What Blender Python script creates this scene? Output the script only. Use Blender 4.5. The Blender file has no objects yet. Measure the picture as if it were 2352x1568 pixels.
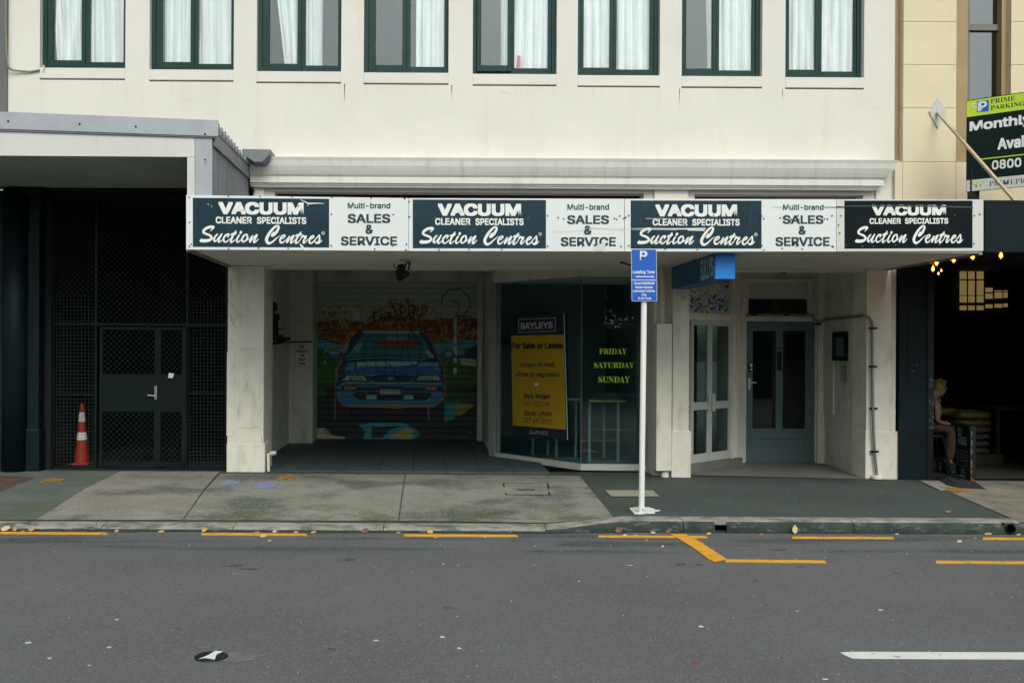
import bpy, math, random, os
import numpy as np
from mathutils import Vector, Matrix
random.seed(7)
S = bpy.context.scene
COL = S.collection
R = math.radians
# ------------------------------------------------------------------ camera, sky, sun, exposure
FPX, CX, CY, ROLL, HC = 2287.0, 990.0, 797.0, 0.0055, 1.7      # focal length / principal point in px of a 2352 px wide frame
cam_d = bpy.data.cameras.new('camera'); cam = bpy.data.objects.new('camera', cam_d); COL.objects.link(cam)
cam.location = (0, 0, HC); cam.rotation_euler = (R(90), -ROLL, 0)
cam_d.sensor_width = 36; cam_d.lens = FPX / 2352 * 36
cam_d.shift_x = (1176 - CX) / 2352; cam_d.shift_y = (CY - 784) / 2352
cam_d.clip_start = .1; cam_d.clip_end = 500
S.camera = cam
W = bpy.data.worlds.new('World'); S.world = W; W.use_nodes = True
wn = W.node_tree; wn.nodes.clear()
sky = wn.nodes.new('ShaderNodeTexSky'); sky.sky_type = 'NISHITA'; sky.sun_disc = False
SUN_EL, SUN_ROT = R(46), R(170)
sky.sun_elevation = SUN_EL; sky.sun_rotation = SUN_ROT; sky.air_density = 1.4; sky.dust_density = 4; sky.ozone_density = 1
hs = wn.nodes.new('ShaderNodeHueSaturation'); hs.inputs['Saturation'].default_value = .25
tintn = wn.nodes.new('ShaderNodeMix'); tintn.data_type = 'RGBA'; tintn.blend_type = 'MULTIPLY'; tintn.inputs[0].default_value = 1; tintn.inputs[7].default_value = (.90, 1.0, .985, 1)   # overcast, slightly green grey
bgn = wn.nodes.new('ShaderNodeBackground'); bgn.inputs['Strength'].default_value = .105
wo = wn.nodes.new('ShaderNodeOutputWorld')
wn.links.new(sky.outputs[0], hs.inputs['Color']); wn.links.new(hs.outputs[0], tintn.inputs[6]); wn.links.new(tintn.outputs[2], bgn.inputs['Color']); wn.links.new(bgn.outputs[0], wo.inputs['Surface'])
sd = bpy.data.lights.new('sun', 'SUN'); sd.energy = 1.4; sd.angle = R(38); sd.color = (1, .948, .865)
sun = bpy.data.objects.new('sun', sd); COL.objects.link(sun)
sdir = Vector((math.sin(SUN_ROT) * math.cos(SUN_EL), math.cos(SUN_ROT) * math.cos(SUN_EL), math.sin(SUN_EL)))
sun.rotation_euler = sdir.to_track_quat('Z', 'Y').to_euler(); sun.location = sdir * 60
S.view_settings.view_transform = 'Standard'; S.view_settings.look = 'None'
S.view_settings.exposure = 0.36; S.view_settings.gamma = 1; S.view_settings.use_curve_mapping = False
S.cycles.max_bounces = 8; S.cycles.transparent_max_bounces = 12; S.cycles.diffuse_bounces = 4
S.cycles.caustics_reflective = False; S.cycles.caustics_refractive = False
try: S.cycles.use_denoising = True
except Exception: pass

# ------------------------------------------------------------------ projection helpers
cr, sr = math.cos(ROLL), math.sin(ROLL)
def ab(px, py):
    dx, dy = px - CX, py - CY
    return dx * cr + dy * sr, -dx * sr + dy * cr
def P(px, py, Y):
    a, b = ab(px, py); return Vector((a * Y / FPX, Y, HC - b * Y / FPX))
def G(px, py, z=0.0, f=None):
    a, b = ab(px, py)
    for _ in range(6 if f else 1):
        Y = (HC - z) * FPX / b; X = a * Y / FPX
        if f: z = f(X, Y)
    return Vector((X, Y, z))
def PL(px, py, p0, n):
    a, b = ab(px, py); d = Vector((a / FPX, 1, -b / FPX)); o = Vector((0, 0, HC))
    t = (Vector(p0) - o).dot(n) / d.dot(n); return o + d * t
def Z(ox, oy, s):
    return lambda x, y: ((ox + x / s) / 1.632653, (oy + y / s) / 1.632653)
def sm(t): t = max(0, min(1, t)); return t * t * (3 - 2 * t)
def zg(X, Y):
    t = max(0, min(1, (13.5 - Y) / 3.6)); base = -.006 * max(0, X + 2.3) * (1 - t)
    return base - .065 * sm(1 - (X - 1.1) / .9) * sm((12.0 - Y) / 2.1)

# ------------------------------------------------------------------ materials
def nd(nt, t, **k):
    n = nt.nodes.new(t)
    for a, v in k.items(): setattr(n, a, v)
    return n
def mat(name, col, rough=.7, var=.12, scale=2.0, stretch=(1, 1, 1), bump=0.0, bscale=120, metal=0.0, dirt=None, dscale=1.2,
        damt=.6, dlo=.5, dhi=.7, dstretch=(1, 1, 1), spec=.5, speck=None, dirt2=None, zdark=None):
    m = bpy.data.materials.new(name); m.use_nodes = True; nt = m.node_tree; b = nt.nodes['Principled BSDF']
    b.inputs['Roughness'].default_value = rough; b.inputs['Metallic'].default_value = metal
    b.inputs['Specular IOR Level'].default_value = spec
    g = nd(nt, 'ShaderNodeNewGeometry')
    def noise(sc, st, det=6, rgh=.6):
        mp = nd(nt, 'ShaderNodeMapping'); mp.inputs['Scale'].default_value = st; nt.links.new(g.outputs['Position'], mp.inputs[0])
        n = nd(nt, 'ShaderNodeTexNoise'); n.inputs['Scale'].default_value = sc; n.inputs['Detail'].default_value = det
        n.inputs['Roughness'].default_value = rgh; nt.links.new(mp.outputs[0], n.inputs['Vector']); return n.outputs['Fac']
    def ramp(f, lo, hi):
        r = nd(nt, 'ShaderNodeMapRange'); r.inputs[1].default_value = min(lo, hi); r.inputs[2].default_value = max(lo, hi)
        if hi < lo: r.inputs[3].default_value = 1; r.inputs[4].default_value = 0
        r.interpolation_type = 'SMOOTHSTEP'
        nt.links.new(f, r.inputs[0]); return r.outputs[0]
    def mix(a, bb, f, amt=1.0):
        x = nd(nt, 'ShaderNodeMix', data_type='RGBA'); 
        if amt != 1.0:
            mm = nd(nt, 'ShaderNodeMath', operation='MULTIPLY'); mm.inputs[1].default_value = amt; nt.links.new(f, mm.inputs[0]); f = mm.outputs[0]
        nt.links.new(f, x.inputs[0])
        for i, c in ((6, a), (7, bb)):
            if isinstance(c, tuple): x.inputs[i].default_value = (*c[:3], 1)
            else: nt.links.new(c, x.inputs[i])
        return x.outputs[2]
    c = tuple(col)
    out = c
    if var:
        f = ramp(noise(scale, stretch), .3, .7)
        out = mix(tuple(v * (1 - var) for v in c), tuple(min(1, v * (1 + var)) for v in c), f)
    if dirt: out = mix(out, dirt, ramp(noise(dscale, dstretch, 8, .65), dlo, dhi), damt)
    if dirt2:
        dc, sc, st, lo, hi, am, ylo, yhi = dirt2
        f = ramp(noise(sc, st, 8, .6), lo, hi)
        sx = nd(nt, 'ShaderNodeSeparateXYZ'); nt.links.new(g.outputs['Position'], sx.inputs[0])
        f2 = ramp(sx.outputs[1], ylo, yhi)
        mm = nd(nt, 'ShaderNodeMath', operation='MULTIPLY'); nt.links.new(f, mm.inputs[0]); nt.links.new(f2, mm.inputs[1])
        out = mix(out, dc, mm.outputs[0], am)
    if zdark:
        zc_, zlo, zhi, zam = zdark
        sx = nd(nt, 'ShaderNodeSeparateXYZ'); nt.links.new(g.outputs['Position'], sx.inputs[0])
        nn_ = nd(nt, 'ShaderNodeMath', operation='MULTIPLY_ADD'); nn_.inputs[1].default_value = .05; nt.links.new(noise(9, (1, 1, 1)), nn_.inputs[0]); nt.links.new(sx.outputs[2], nn_.inputs[2])
        out = mix(out, zc_, ramp(nn_.outputs[0], zhi, zlo), zam)
    if speck:
        sc, lo, hi, scol, am = speck
        v = nd(nt, 'ShaderNodeTexVoronoi'); v.inputs['Scale'].default_value = sc; nt.links.new(g.outputs['Position'], v.inputs['Vector'])
        out = mix(out, scol, ramp(v.outputs['Color'], lo, hi), am)
    if isinstance(out, tuple): b.inputs['Base Color'].default_value = (*out, 1)
    else: nt.links.new(out, b.inputs['Base Color'])
    if bump:
        bp = nd(nt, 'ShaderNodeBump'); bp.inputs['Strength'].default_value = bump; bp.inputs['Distance'].default_value = .01
        nt.links.new(noise(bscale, (1, 1, 1), 4), bp.inputs['Height']); nt.links.new(bp.outputs[0], b.inputs['Normal'])
    return m
def glass(name, tint=(.9, .95, .93), gl=.10, rough=.0):
    m = bpy.data.materials.new(name); m.use_nodes = True; nt = m.node_tree; nt.nodes.clear()
    o = nd(nt, 'ShaderNodeOutputMaterial'); t = nd(nt, 'ShaderNodeBsdfTransparent'); t.inputs[0].default_value = (*tint, 1)
    gg = nd(nt, 'ShaderNodeBsdfGlossy'); gg.inputs['Roughness'].default_value = rough; gg.inputs['Color'].default_value = (.95, .97, 1, 1)
    f = nd(nt, 'ShaderNodeFresnel'); gi = nd(nt, 'ShaderNodeNewGeometry'); im_ = nd(nt, 'ShaderNodeMath', operation='MULTIPLY_ADD'); im_.inputs[1].default_value = 1/1.5 - 1.5; im_.inputs[2].default_value = 1.5
    nt.links.new(gi.outputs['Backfacing'], im_.inputs[0]); nt.links.new(im_.outputs[0], f.inputs[0])
    a = nd(nt, 'ShaderNodeMath', operation='ADD'); a.inputs[1].default_value = gl; a.use_clamp = True
    mx = nd(nt, 'ShaderNodeMixShader'); nt.links.new(f.outputs[0], a.inputs[0]); nt.links.new(a.outputs[0], mx.inputs[0])
    nt.links.new(t.outputs[0], mx.inputs[1]); nt.links.new(gg.outputs[0], mx.inputs[2]); nt.links.new(mx.outputs[0], o.inputs[0])
    return m
def emis(name, col, s):
    m = bpy.data.materials.new(name); m.use_nodes = True; b = m.node_tree.nodes['Principled BSDF']
    b.inputs['Base Color'].default_value = (*col, 1); b.inputs['Emission Color'].default_value = (*col, 1); b.inputs['Emission Strength'].default_value = s
    return m
def imgmat(name, arr, rough=.5, bump=0):
    h, w, _ = arr.shape; im = bpy.data.images.new(name, w, h, float_buffer=True, is_data=True)
    px = np.ones((h, w, 4), np.float32); px[..., :3] = arr[::-1]; im.pixels.foreach_set(px.ravel()); im.update()
    m = bpy.data.materials.new(name); m.use_nodes = True; nt = m.node_tree; b = nt.nodes['Principled BSDF']; b.inputs['Roughness'].default_value = rough
    t = nd(nt, 'ShaderNodeTexImage'); t.image = im; t.extension = 'EXTEND'; nt.links.new(t.outputs[0], b.inputs['Base Color']); return m

CREAM = mat('cream_wall_paint', (.70, .67, .61), .75, .03, 1.2, dirt=(.52, .47, .37), dscale=1.3, damt=.34, dlo=.52, dhi=.82, dstretch=(3, 1, .35), bump=.22, bscale=9)
CREAM_D = mat('cream_pillar_paint', (.80, .755, .655), .7, .06, 3, dirt=(.20, .19, .17), dscale=2.2, damt=.45, dlo=.52, dhi=.74, dstretch=(1.6, 1.6, .6), bump=.35, bscale=30)
CREAM_A = mat('alcove_shade_paint', (.74, .74, .64), .75, .08, 2, dirt=(.12, .13, .11), dscale=1.5, damt=.5, dlo=.5, dhi=.75, dstretch=(1, 1, .7), bump=.2, bscale=30)  # cream with the green tint of the alcove shade mixed into its colour
CORN = mat('cornice_paint', (.67, .65, .60), .7, .03, 2, dirt=(.38, .35, .29), dscale=2.5, damt=.35, dlo=.5, dhi=.72, dstretch=(4, 1, .7), bump=.1, bscale=20)
GREENF = mat('dark_green_paint', (.005, .034, .028), .5, spec=.3, var=.15, scale=5, bump=.1, bscale=60)
GREENG = mat('grey_green_paint', (.012, .046, .042), .55, .12, 5, spec=.3)
GLASS = glass('window_glass', (.93, .97, .97), .10)
GLASSW = glass('upper_window_glass', (.99, 1, 1), .055)
SHOPGL = glass('shop_glass', (.86, .97, .95), .01)
DOORGL = glass('door_glass', (.5, .6, .58), .0)
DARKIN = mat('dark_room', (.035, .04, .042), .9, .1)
CURT = mat('curtain_cloth', (.80, .84, .83), .9, .02, 3)
ASPH = mat('road_asphalt', (.114, .115, .117), .88, .08, .5, dirt=(.095, .098, .10), dscale=.8, damt=.5, dlo=.5, dhi=.75, dstretch=(.4, 1, 1),
           bump=.9, bscale=130, speck=(120, .60, .98, (.30, .30, .30), .5), spec=.3,
           dirt2=((.045, .058, .058), 1.1, (.45, 3.2, 1), .47, .60, .75, 8.55, 9.0))
PAVA = mat('pavement_asphalt', (.062, .076, .073), .85, .12, 1, bump=.6, bscale=140, speck=(120, .93, .99, (.3, .3, .29), .6), dirt=(.075, .085, .04), dscale=1.3, damt=.45, dlo=.48, dhi=.7, spec=.3)
def slab(name, c, moss=.75):
    return mat(name, c, .88, .14, 1.3, dirt=(.075, .088, .080), dscale=.75, damt=.85, dlo=.47, dhi=.62, bump=.6, bscale=110,
               speck=(55, .6, .98, tuple(min(1, v * 1.9) for v in c), .45), spec=.3, dirt2=((.075, .085, .022), 1.6, (1, 1, 1), .42, .62, moss, 11.3, 10.3))
CONC1 = slab('concrete_light', (.235, .218, .188), .3); CONC2 = slab('concrete_mid', (.225, .22, .188)); CONC3 = slab('concrete_dark', (.105, .12, .105))
CONC4 = slab('concrete_warm', (.24, .205, .17), .15)
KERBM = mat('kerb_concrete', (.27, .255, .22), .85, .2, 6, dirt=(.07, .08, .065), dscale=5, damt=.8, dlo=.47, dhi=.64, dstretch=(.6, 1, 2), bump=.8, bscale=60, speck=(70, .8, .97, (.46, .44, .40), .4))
KERBR = mat('kerb_moss_and_gap', (.030, .044, .036), .9, .3, 6, dirt=(.17, .17, .145), dscale=12, damt=.7, dlo=.52, dhi=.68, dstretch=(.7, 1, 1.5), bump=.9, bscale=60, zdark=((.012, .02, .016), -.10, -.07, .8))  # moss on raised stones; on dropped stones it paints the dark gutter gap
FLOORG = mat('driveway_paint', (.062, .092, .094), .6, .15, 1.5, bump=.3, bscale=60, speck=(40, .96, .99, (.2, .2, .18), .6))
TILEF = mat('mosaic_tile', (.22, .22, .195), .5, .12, 3, bump=.4, bscale=220, speck=(160, .5, .6, (.13, .13, .12), .5))
WHITEB = mat('white_board', (.70, .715, .71), .4, .02, 2, dirt=(.45, .42, .36), dscale=3, damt=.18, dlo=.55, dhi=.75, dstretch=(4, 1, .6))
WHITEB2 = mat('white_panel_paint', (.60, .59, .56), .5, .03, 2, dirt=(.35, .33, .29), dscale=3, damt=.2, dlo=.5, dhi=.75, dstretch=(4, 1, .5))
NAVY = mat('teal_navy_vinyl', (.005, .030, .046), .4, .25, 3, spec=.25, dirt=(.07, .11, .14), dscale=4, damt=.28, dlo=.5, dhi=.8, dstretch=(7, 1, .5))
NAVYD = mat('black_green_vinyl', (.002, .007, .009), .4, spec=.15, var=.15, scale=3)
LETW = mat('white_vinyl', (.76, .76, .74), .4, .02)
LETD = mat('dark_vinyl', (.008, .032, .045), .4, .05)
SOFF = mat('soffit_paint', (.72, .69, .62), .8, .06, 1.5, dirt=(.25, .25, .21), dscale=1.5, damt=.4, dlo=.5, dhi=.7)
GALV = mat('grey_metal_sheet', (.36, .375, .41), .4, .08, 2, metal=.15, dirt=(.26, .27, .30), dscale=1.2, damt=.5, stretch=(1, 1, 1))
GALVD = mat('dark_grey_sheet', (.20, .205, .225), .5, .1, 2, dirt=(.1, .1, .11), dscale=3, dstretch=(3, 3, .4))
CSOFF = mat('canopy_soffit_paint', (.38, .42, .385), .8, .06, 2)
BLKB = mat('blue_black_paint', (.003, .011, .015), .5, .2, 2, spec=.2, dirt=(.006, .018, .024), dscale=2, damt=.5, bump=.3, bscale=40)
BLACK = mat('black_paint', (.006, .009, .009), .5, .2, 3, spec=.3)
GATEM = mat('gate_steel', (.004, .011, .011), .5, .2, 4, spec=.2)
WIRE = mat('gate_wire', (.016, .034, .030), .6, .1, 4)
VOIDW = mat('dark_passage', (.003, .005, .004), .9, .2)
BEIGE = mat('beige_render', (.70, .60, .41), .75, .04, 1.2, dirt=(.50, .42, .28), dscale=1.3, damt=.3, dlo=.5, dhi=.8, dstretch=(1.5, 1, .6), bump=.15, bscale=30)
TAN = mat('tan_render', (.36, .255, .13), .75, .06, 2, bump=.15, bscale=30)
BROWNW = mat('grey_brown_window_paint', (.16, .155, .13), .5, .08)
STEELP = mat('galvanised_pipe', (.22, .25, .25), .4, .1, 5, metal=.3)
CHROME = mat('brushed_steel', (.55, .55, .53), .3, .05, metal=.8)
YEL = mat('yellow_road_paint', (.70, .33, .022), .7, .08, 5, dirt=(.12, .09, .05), dscale=14, damt=.75, dlo=.57, dhi=.66, bump=.5, bscale=120)
YELF = mat('yellow_cover_paint', (.40, .22, .02), .7, .1, 5, dirt=(.07, .065, .04), dscale=16, damt=.9, dlo=.44, dhi=.58)
BLUF = mat('lilac_cover_paint', (.21, .24, .42), .7, .1, 5, dirt=(.13, .14, .2), dscale=14, damt=.7, dlo=.5, dhi=.6)
WHR = mat('white_road_paint', (.66, .66, .62), .7, .05, 5, dirt=(.10, .10, .10), dscale=16, damt=.8, dlo=.60, dhi=.68, bump=.5, bscale=120)
BLUES = mat('blue_sign_sheet', (.010, .10, .50), .35, .05, 4)
BLUEF = mat('bright_blue_box', (.006, .20, .66), .4, .03, 4)
BLUEB = mat('deep_blue_side', (.010, .095, .25), .45, .08, 3)
WPOLE = mat('white_pole_paint', (.78, .79, .77), .4, .03, 3, dirt=(.4, .38, .33), dscale=8, damt=.3, dlo=.6, dhi=.75)
BDOOR = mat('teal_grey_door_paint', (.10, .165, .17), .5, .06, 3, dirt=(.05, .1, .11), dscale=3, damt=.4, bump=.1, bscale=40)
DWHITE = mat('white_door_paint', (.58, .585, .56), .5, .04, 3)
ALUM = mat('aluminium_frame', (.42, .42, .42), .4, .06, 3, metal=.3)
ORANGE = mat('orange_cone_plastic', (.36, .026, .010), .45, .08, 4)
RUBBER = mat('black_rubber', (.02, .024, .022), .7, .15, 6)
WOODP = mat('raw_wood', (.46, .36, .24), .7, .12, 8, stretch=(1, 1, 6))
LIME = mat('lime_green_vinyl', (.50, .70, .03), .4, .05, 3)
DGREEN = mat('dark_green_vinyl', (.003, .013, .011), .4, .1, 3, spec=.2)
YELPOST = mat('poster_yellow', (.46, .265, .006), .5, .03, 3)
NAVP = mat('poster_navy', (.008, .018, .03), .5, .05, 3)
LETY = mat('yellow_green_vinyl', (.55, .85, .03), .5, .03)
RED = mat('red_vinyl', (.16, .012, .012), .5, .03)
BRICKM = mat('brown_paver', (.085, .052, .036), .85, .2, 8, bump=.5, bscale=80)
SKIN = mat('skin', (.17, .085, .055), .55, .05, 6)
HAIR = mat('blond_hair', (.20, .125, .02), .6, .25, 40, stretch=(1, 1, 4))
TROU = mat('brown_trousers', (.05, .024, .017), .9, .3, 14, bump=.8, bscale=25)
TOP = mat('dark_green_top', (.03, .06, .045), .85, .1, 10)
SACKY = mat('yellow_sack', (.09, .07, .007), .6, .3, 14, bump=.6, bscale=20, dirt=(.05, .04, .01), dscale=6); SACKW = mat('grey_white_sack', (.06, .062, .05), .6, .3, 14, bump=.6, bscale=20, dirt=(.03, .03, .03), dscale=8)
WOODD = mat('dark_wood', (.03, .024, .016), .6, .2, 6)
MOSS = mat('weed_green', (.03, .055, .015), .9, .3, 30)
OPPW = mat('far_side_wall', (.10, .13, .14), .85, .15, .4)

# ------------------------------------------------------------------ mesh helpers
WP = {}
class M:
    def __init__(s): s.v = []; s.f = []; s.uv = {}
    def quad(s, a, b, c, d, uv=None):
        n = len(s.v); s.v += [tuple(a), tuple(b), tuple(c), tuple(d)]; s.f.append((n, n+1, n+2, n+3))
        if uv: s.uv[len(s.f) - 1] = uv
        return s
    def poly(s, pts): n = len(s.v); s.v += [tuple(p) for p in pts]; s.f.append(tuple(range(n, n + len(pts)))); return s
    def box(s, x0, x1, y0, y1, z0, z1):
        if x0 > x1: x0, x1 = x1, x0
        if y0 > y1: y0, y1 = y1, y0
        if z0 > z1: z0, z1 = z1, z0
        n = len(s.v); s.v += [(x0,y0,z0),(x1,y0,z0),(x1,y1,z0),(x0,y1,z0),(x0,y0,z1),(x1,y0,z1),(x1,y1,z1),(x0,y1,z1)]
        s.f += [tuple(n + i for i in q) for q in ((0,3,2,1),(4,5,6,7),(0,1,5,4),(1,2,6,5),(2,3,7,6),(3,0,4,7))]; return s
    def prism(s, pts, ext):          # pts: world polygon, extruded by vector ext
        n = len(s.v); k = len(pts); e = Vector(ext)
        s.v += [tuple(p) for p in pts] + [tuple(Vector(p) + e) for p in pts]
        s.f.append(tuple(range(n, n + k))); s.f.append(tuple(n + k + i for i in reversed(range(k))))
        for i in range(k): j = (i + 1) % k; s.f.append((n + j, n + i, n + k + i, n + k + j))
        return s
    def cyl(s, p0, p1, r0, r1=None, n=10, cap=True):
        p0, p1 = Vector(p0), Vector(p1); r1 = r0 if r1 is None else r1
        d = (p1 - p0).normalized(); u = d.orthogonal().normalized(); w = d.cross(u); b = len(s.v)
        for p, r in ((p0, r0), (p1, r1)):
            for i in range(n):
                a = 2 * math.pi * i / n; s.v.append(tuple(p + (u * math.cos(a) + w * math.sin(a)) * r))
        for i in range(n): j = (i + 1) % n; s.f.append((b + i, b + j, b + n + j, b + n + i))
        if cap: s.f.append(tuple(b + i for i in reversed(range(n)))); s.f.append(tuple(b + n + i for i in range(n)))
        return s
    def tube(s, pts, r, n=8):
        for a, b in zip(pts, pts[1:]): s.cyl(a, b, r, r, n)
        return s
    def lathe(s, c, prof, n=20):     # prof: (r, z) list
        b = len(s.v)
        for r, z in prof:
            for i in range(n): a = 2 * math.pi * i / n; s.v.append((c[0] + r * math.cos(a), c[1] + r * math.sin(a), c[2] + z))
        for k in range(len(prof) - 1):
            for i in range(n): j = (i + 1) % n; s.f.append((b + k*n + i, b + k*n + j, b + (k+1)*n + j, b + (k+1)*n + i))
        return s
    def build(s, name, m, parent=None, smooth=False, bevel=0, **props):
        vs = [Vector(v) for v in s.v]
        lo = Vector([min(v[i] for v in vs) for i in range(3)]); hi = Vector([max(v[i] for v in vs) for i in range(3)])
        o0 = Vector(((lo.x + hi.x) / 2, (lo.y + hi.y) / 2, lo.z))
        me = bpy.data.meshes.new(name); me.from_pydata([tuple(v - o0) for v in vs], [], s.f)
        if s.uv:
            ul = me.uv_layers.new(name='UVMap')
            for fi, uv in s.uv.items():
                for k, li in enumerate(me.polygons[fi].loop_indices): ul.data[li].uv = uv[k]
        me.materials.append(m)
        if smooth: me.shade_smooth()
        me.update(); o = bpy.data.objects.new(name, me); COL.objects.link(o)
        if bevel:
            bm = o.modifiers.new('bevel', 'BEVEL'); bm.width = bevel; bm.segments = 2; bm.limit_method = 'ANGLE'
        return attach(o, o0, parent, **props)
def attach(o, w, parent=None, label=None, cat=None, group=None, kind=None):
    WP[o] = Vector(w)
    if parent is not None: o.parent = parent; o.location = Vector(w) - WP[parent]
    else: o.location = w
    if label: o['label'] = label
    if cat: o['category'] = cat
    if group: o['group'] = group
    if kind: o['kind'] = kind
    return o
def empty(name, loc, label=None, cat=None, group=None, kind=None, parent=None):
    o = bpy.data.objects.new(name, None); o.empty_display_size = .2; COL.objects.link(o)
    return attach(o, loc, parent, label, cat, group, kind)
def pbox(m, px0, py0, px1, py1, Y, d):
    mx, my = (px0 + px1) / 2, (py0 + py1) / 2
    return m.box(P(px0, my, Y).x, P(px1, my, Y).x, Y, Y + d, P(mx, py1, Y).z, P(mx, py0, Y).z)
def PB(px0, py0, px1, py1, Y, d): return pbox(M(), px0, py0, px1, py1, Y, d)
def pquad(px0, py0, px1, py1, Y): return M().quad(P(px0, py1, Y), P(px1, py1, Y), P(px1, py0, Y), P(px0, py0, Y))

# fonts that ship inside Blender; the built-in one when they are absent
FD = os.path.join(bpy.utils.system_resource('DATAFILES') or '', 'fonts')
def font(n):
    try: return bpy.data.fonts.load(os.path.join(FD, n))
    except Exception: return None
SANS, SERIF = font('Inter.woff2'), font('NotoSansMath-Regular.woff2')
def text(body, corners, m, parent, bold=.0, serif=False, off=.002, name='lettering', res=4, **k):
    if serif and SERIF:
        body = ''.join(chr(0x1D400 + ord(c) - 65) if 'A' <= c <= 'Z' else c for c in body)
    c = bpy.data.curves.new('t', 'FONT'); c.body = body; c.resolution_u = res; c.offset = min(0, bold); c.fill_mode = 'FRONT'
    f = SERIF if serif else SANS
    if f: c.font = f
    o = bpy.data.objects.new('t', c); COL.objects.link(o); bpy.context.view_layer.update()
    dg = bpy.context.evaluated_depsgraph_get(); me = bpy.data.meshes.new_from_object(o.evaluated_get(dg))
    bpy.data.objects.remove(o); bpy.data.curves.remove(c)
    co = np.array([v.co[:] for v in me.vertices]); lo, hi = co.min(0), co.max(0)
    TL, TR, BR, BL = [Vector(q) for q in corners]; n = (BL - TL).cross(TR - TL).normalized()
    if n.dot(Vector((0, 0, HC)) - TL) < 0: n = -n
    mm = M(); d = max(0, bold); lo = lo - d; hi = hi + d          # heavier weight: shifted copies, each a hair in front of the last
    sh_ = [(0, 0)] if d == 0 else [(0, 0), (d, d), (-d, d), (d, -d), (-d, -d)] + ([(d, 0), (-d, 0)] if d > .02 else [])
    fs = [tuple(p.vertices) for p in me.polygons]
    for k_, (ox, oy) in enumerate(sh_):
        n0 = len(mm.v)
        for x, y, _ in co:
            u = (x + ox - lo[0]) / (hi[0] - lo[0]); v = (hi[1] - y - oy) / (hi[1] - lo[1])
            mm.v.append(tuple((TL * (1-u) + TR * u) * (1-v) + (BL * (1-u) + BR * u) * v + n * (off + k_ * 2e-5)))
        mm.f += [tuple(i + n0 for i in f_) for f_ in fs]
    bpy.data.meshes.remove(me)
    return mm.build(name, m, parent, **k)
def tpx(body, x0, y0, x1, y1, Y, m, parent, **k):
    return text(body, [P(x0, y0, Y), P(x1, y0, Y), P(x1, y1, Y), P(x0, y1, Y)], m, parent, **k)
def smooth_path(pts, n=6):
    out = []
    q = [pts[0]] + list(pts) + [pts[-1]]
    for i in range(1, len(q) - 2):
        a, b, c, d = (np.array(q[j], float) for j in (i-1, i, i+1, i+2))
        for k in range(n):
            t = k / n; out.append(.5 * (2*b + (c-a)*t + (2*a-5*b+4*c-d)*t*t + (-a+3*b-3*c+d)*t**3))
    out.append(np.array(pts[-1], float)); return out
def strokes(lines, mapf, n=Vector((0, -1, 0)), off=.002, step=6e-6, sub=6, wf=1.0):
    """brush strokes (x, y, width) as flat facets, each a hair above the one before"""
    mm = M(); k = 0
    for ln in lines:
        pp = smooth_path([(x_, y_, w_ * wf) for x_, y_, w_ in ln], sub)
        def add(poly):
            nonlocal k
            mm.poly([mapf(*q) + n * (off + k * step) for q in poly]); k += 1
        for i, p in enumerate(pp):
            if i in (0, len(pp) - 1) or (i % 3 == 0):
                add([(p[0] + p[2] / 2 * math.cos(a), p[1] + p[2] / 2 * math.sin(a)) for a in [math.pi * 2 * j / 12 for j in range(12)]])
            if i:
                q = pp[i-1]; d = p[:2] - q[:2]; L = np.hypot(*d)
                if L < 1e-6: continue
                nn = np.array([-d[1], d[0]]) / L
                add([tuple(q[:2] + nn * q[2] / 2), tuple(p[:2] + nn * p[2] / 2), tuple(p[:2] - nn * p[2] / 2), tuple(q[:2] - nn * q[2] / 2)])
    return mm

# ------------------------------------------------------------------ ground: road, kerb, pavement
road = M()
xs = [-60, -20, -8, -4, 0, 4, 8, 20, 60]
for a, b in zip(xs, xs[1:]): road.quad((a, -6, -.12), (b, -6, -.12), (b, 9.9, -.12), (a, 9.9, -.12))
road.build('road', ASPH, kind='structure')
M().box(-60, 60, -9.4, -6, -.2, .0).build('far_pavement', PAVA, kind='structure')
M().quad((-150, -150, -.3), (150, -150, -.3), (150, 150, -.3), (-150, 150, -.3)).build('ground', PAVA, kind='structure')
def yk(X): return 9.755 + .085 * sm((X - 1.0) / 1.1)
def zt(X): return -.062 * sm(1 - (X - 1.1) / .9)
pave = empty('pavement', (0, 10, 0), kind='structure')
def patch(c4, name, m, off, nx=24, ny=10, px=True, parent=None, **k):
    c = [G(*q, f=zg) if px else Vector((q[0], q[1], 0)) for q in c4]     # TL TR BR BL
    mm = M(); g = {}
    for j in range(ny + 1):
        for i in range(nx + 1):
            u, v = i / nx, j / ny; p = (c[0]*(1-u) + c[1]*u)*(1-v) + (c[3]*(1-u) + c[2]*u)*v
            g[i, j] = len(mm.v); mm.v.append((p.x, p.y, zg(p.x, p.y) + off))
    for j in range(ny):
        for i in range(nx): mm.f.append((g[i, j+1], g[i+1, j+1], g[i+1, j], g[i, j]))
    return mm.build(name, m, parent, smooth=True, **k)
patch([(-14, 13.9), (24, 13.9), (24, 9.95), (-14, 9.95)], 'asphalt_surface', PAVA, -.004, 150, 24, px=False, parent=pave)
KB = 1193.5
def KY(x): return KB + (x - 300) * .0035
patch([(-330, 1079), (276, 1082), (78.5, 1194), (-760, 1193)], 'concrete_slab', CONC3, .003, parent=pave)
patch([(277, 1082), (504.4, 1083), (418.5, 1194.3), (80, 1194)], 'concrete_slab', CONC1, .004, parent=pave)
patch([(506, 1088), (930, 1089), (914, 1196), (420, 1194.3)], 'concrete_slab', CONC2, .003, parent=pave)
patch([(933, 1089), (1331, 1092.5), (1409, 1189), (917, 1196)], 'concrete_slab', CONC2, .004, 40, 14, parent=pave)
patch([(2119, 1103), (2800, 1110), (3300, 1204), (2344, 1199)], 'concrete_slab', CONC4, .003, parent=pave)
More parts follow.
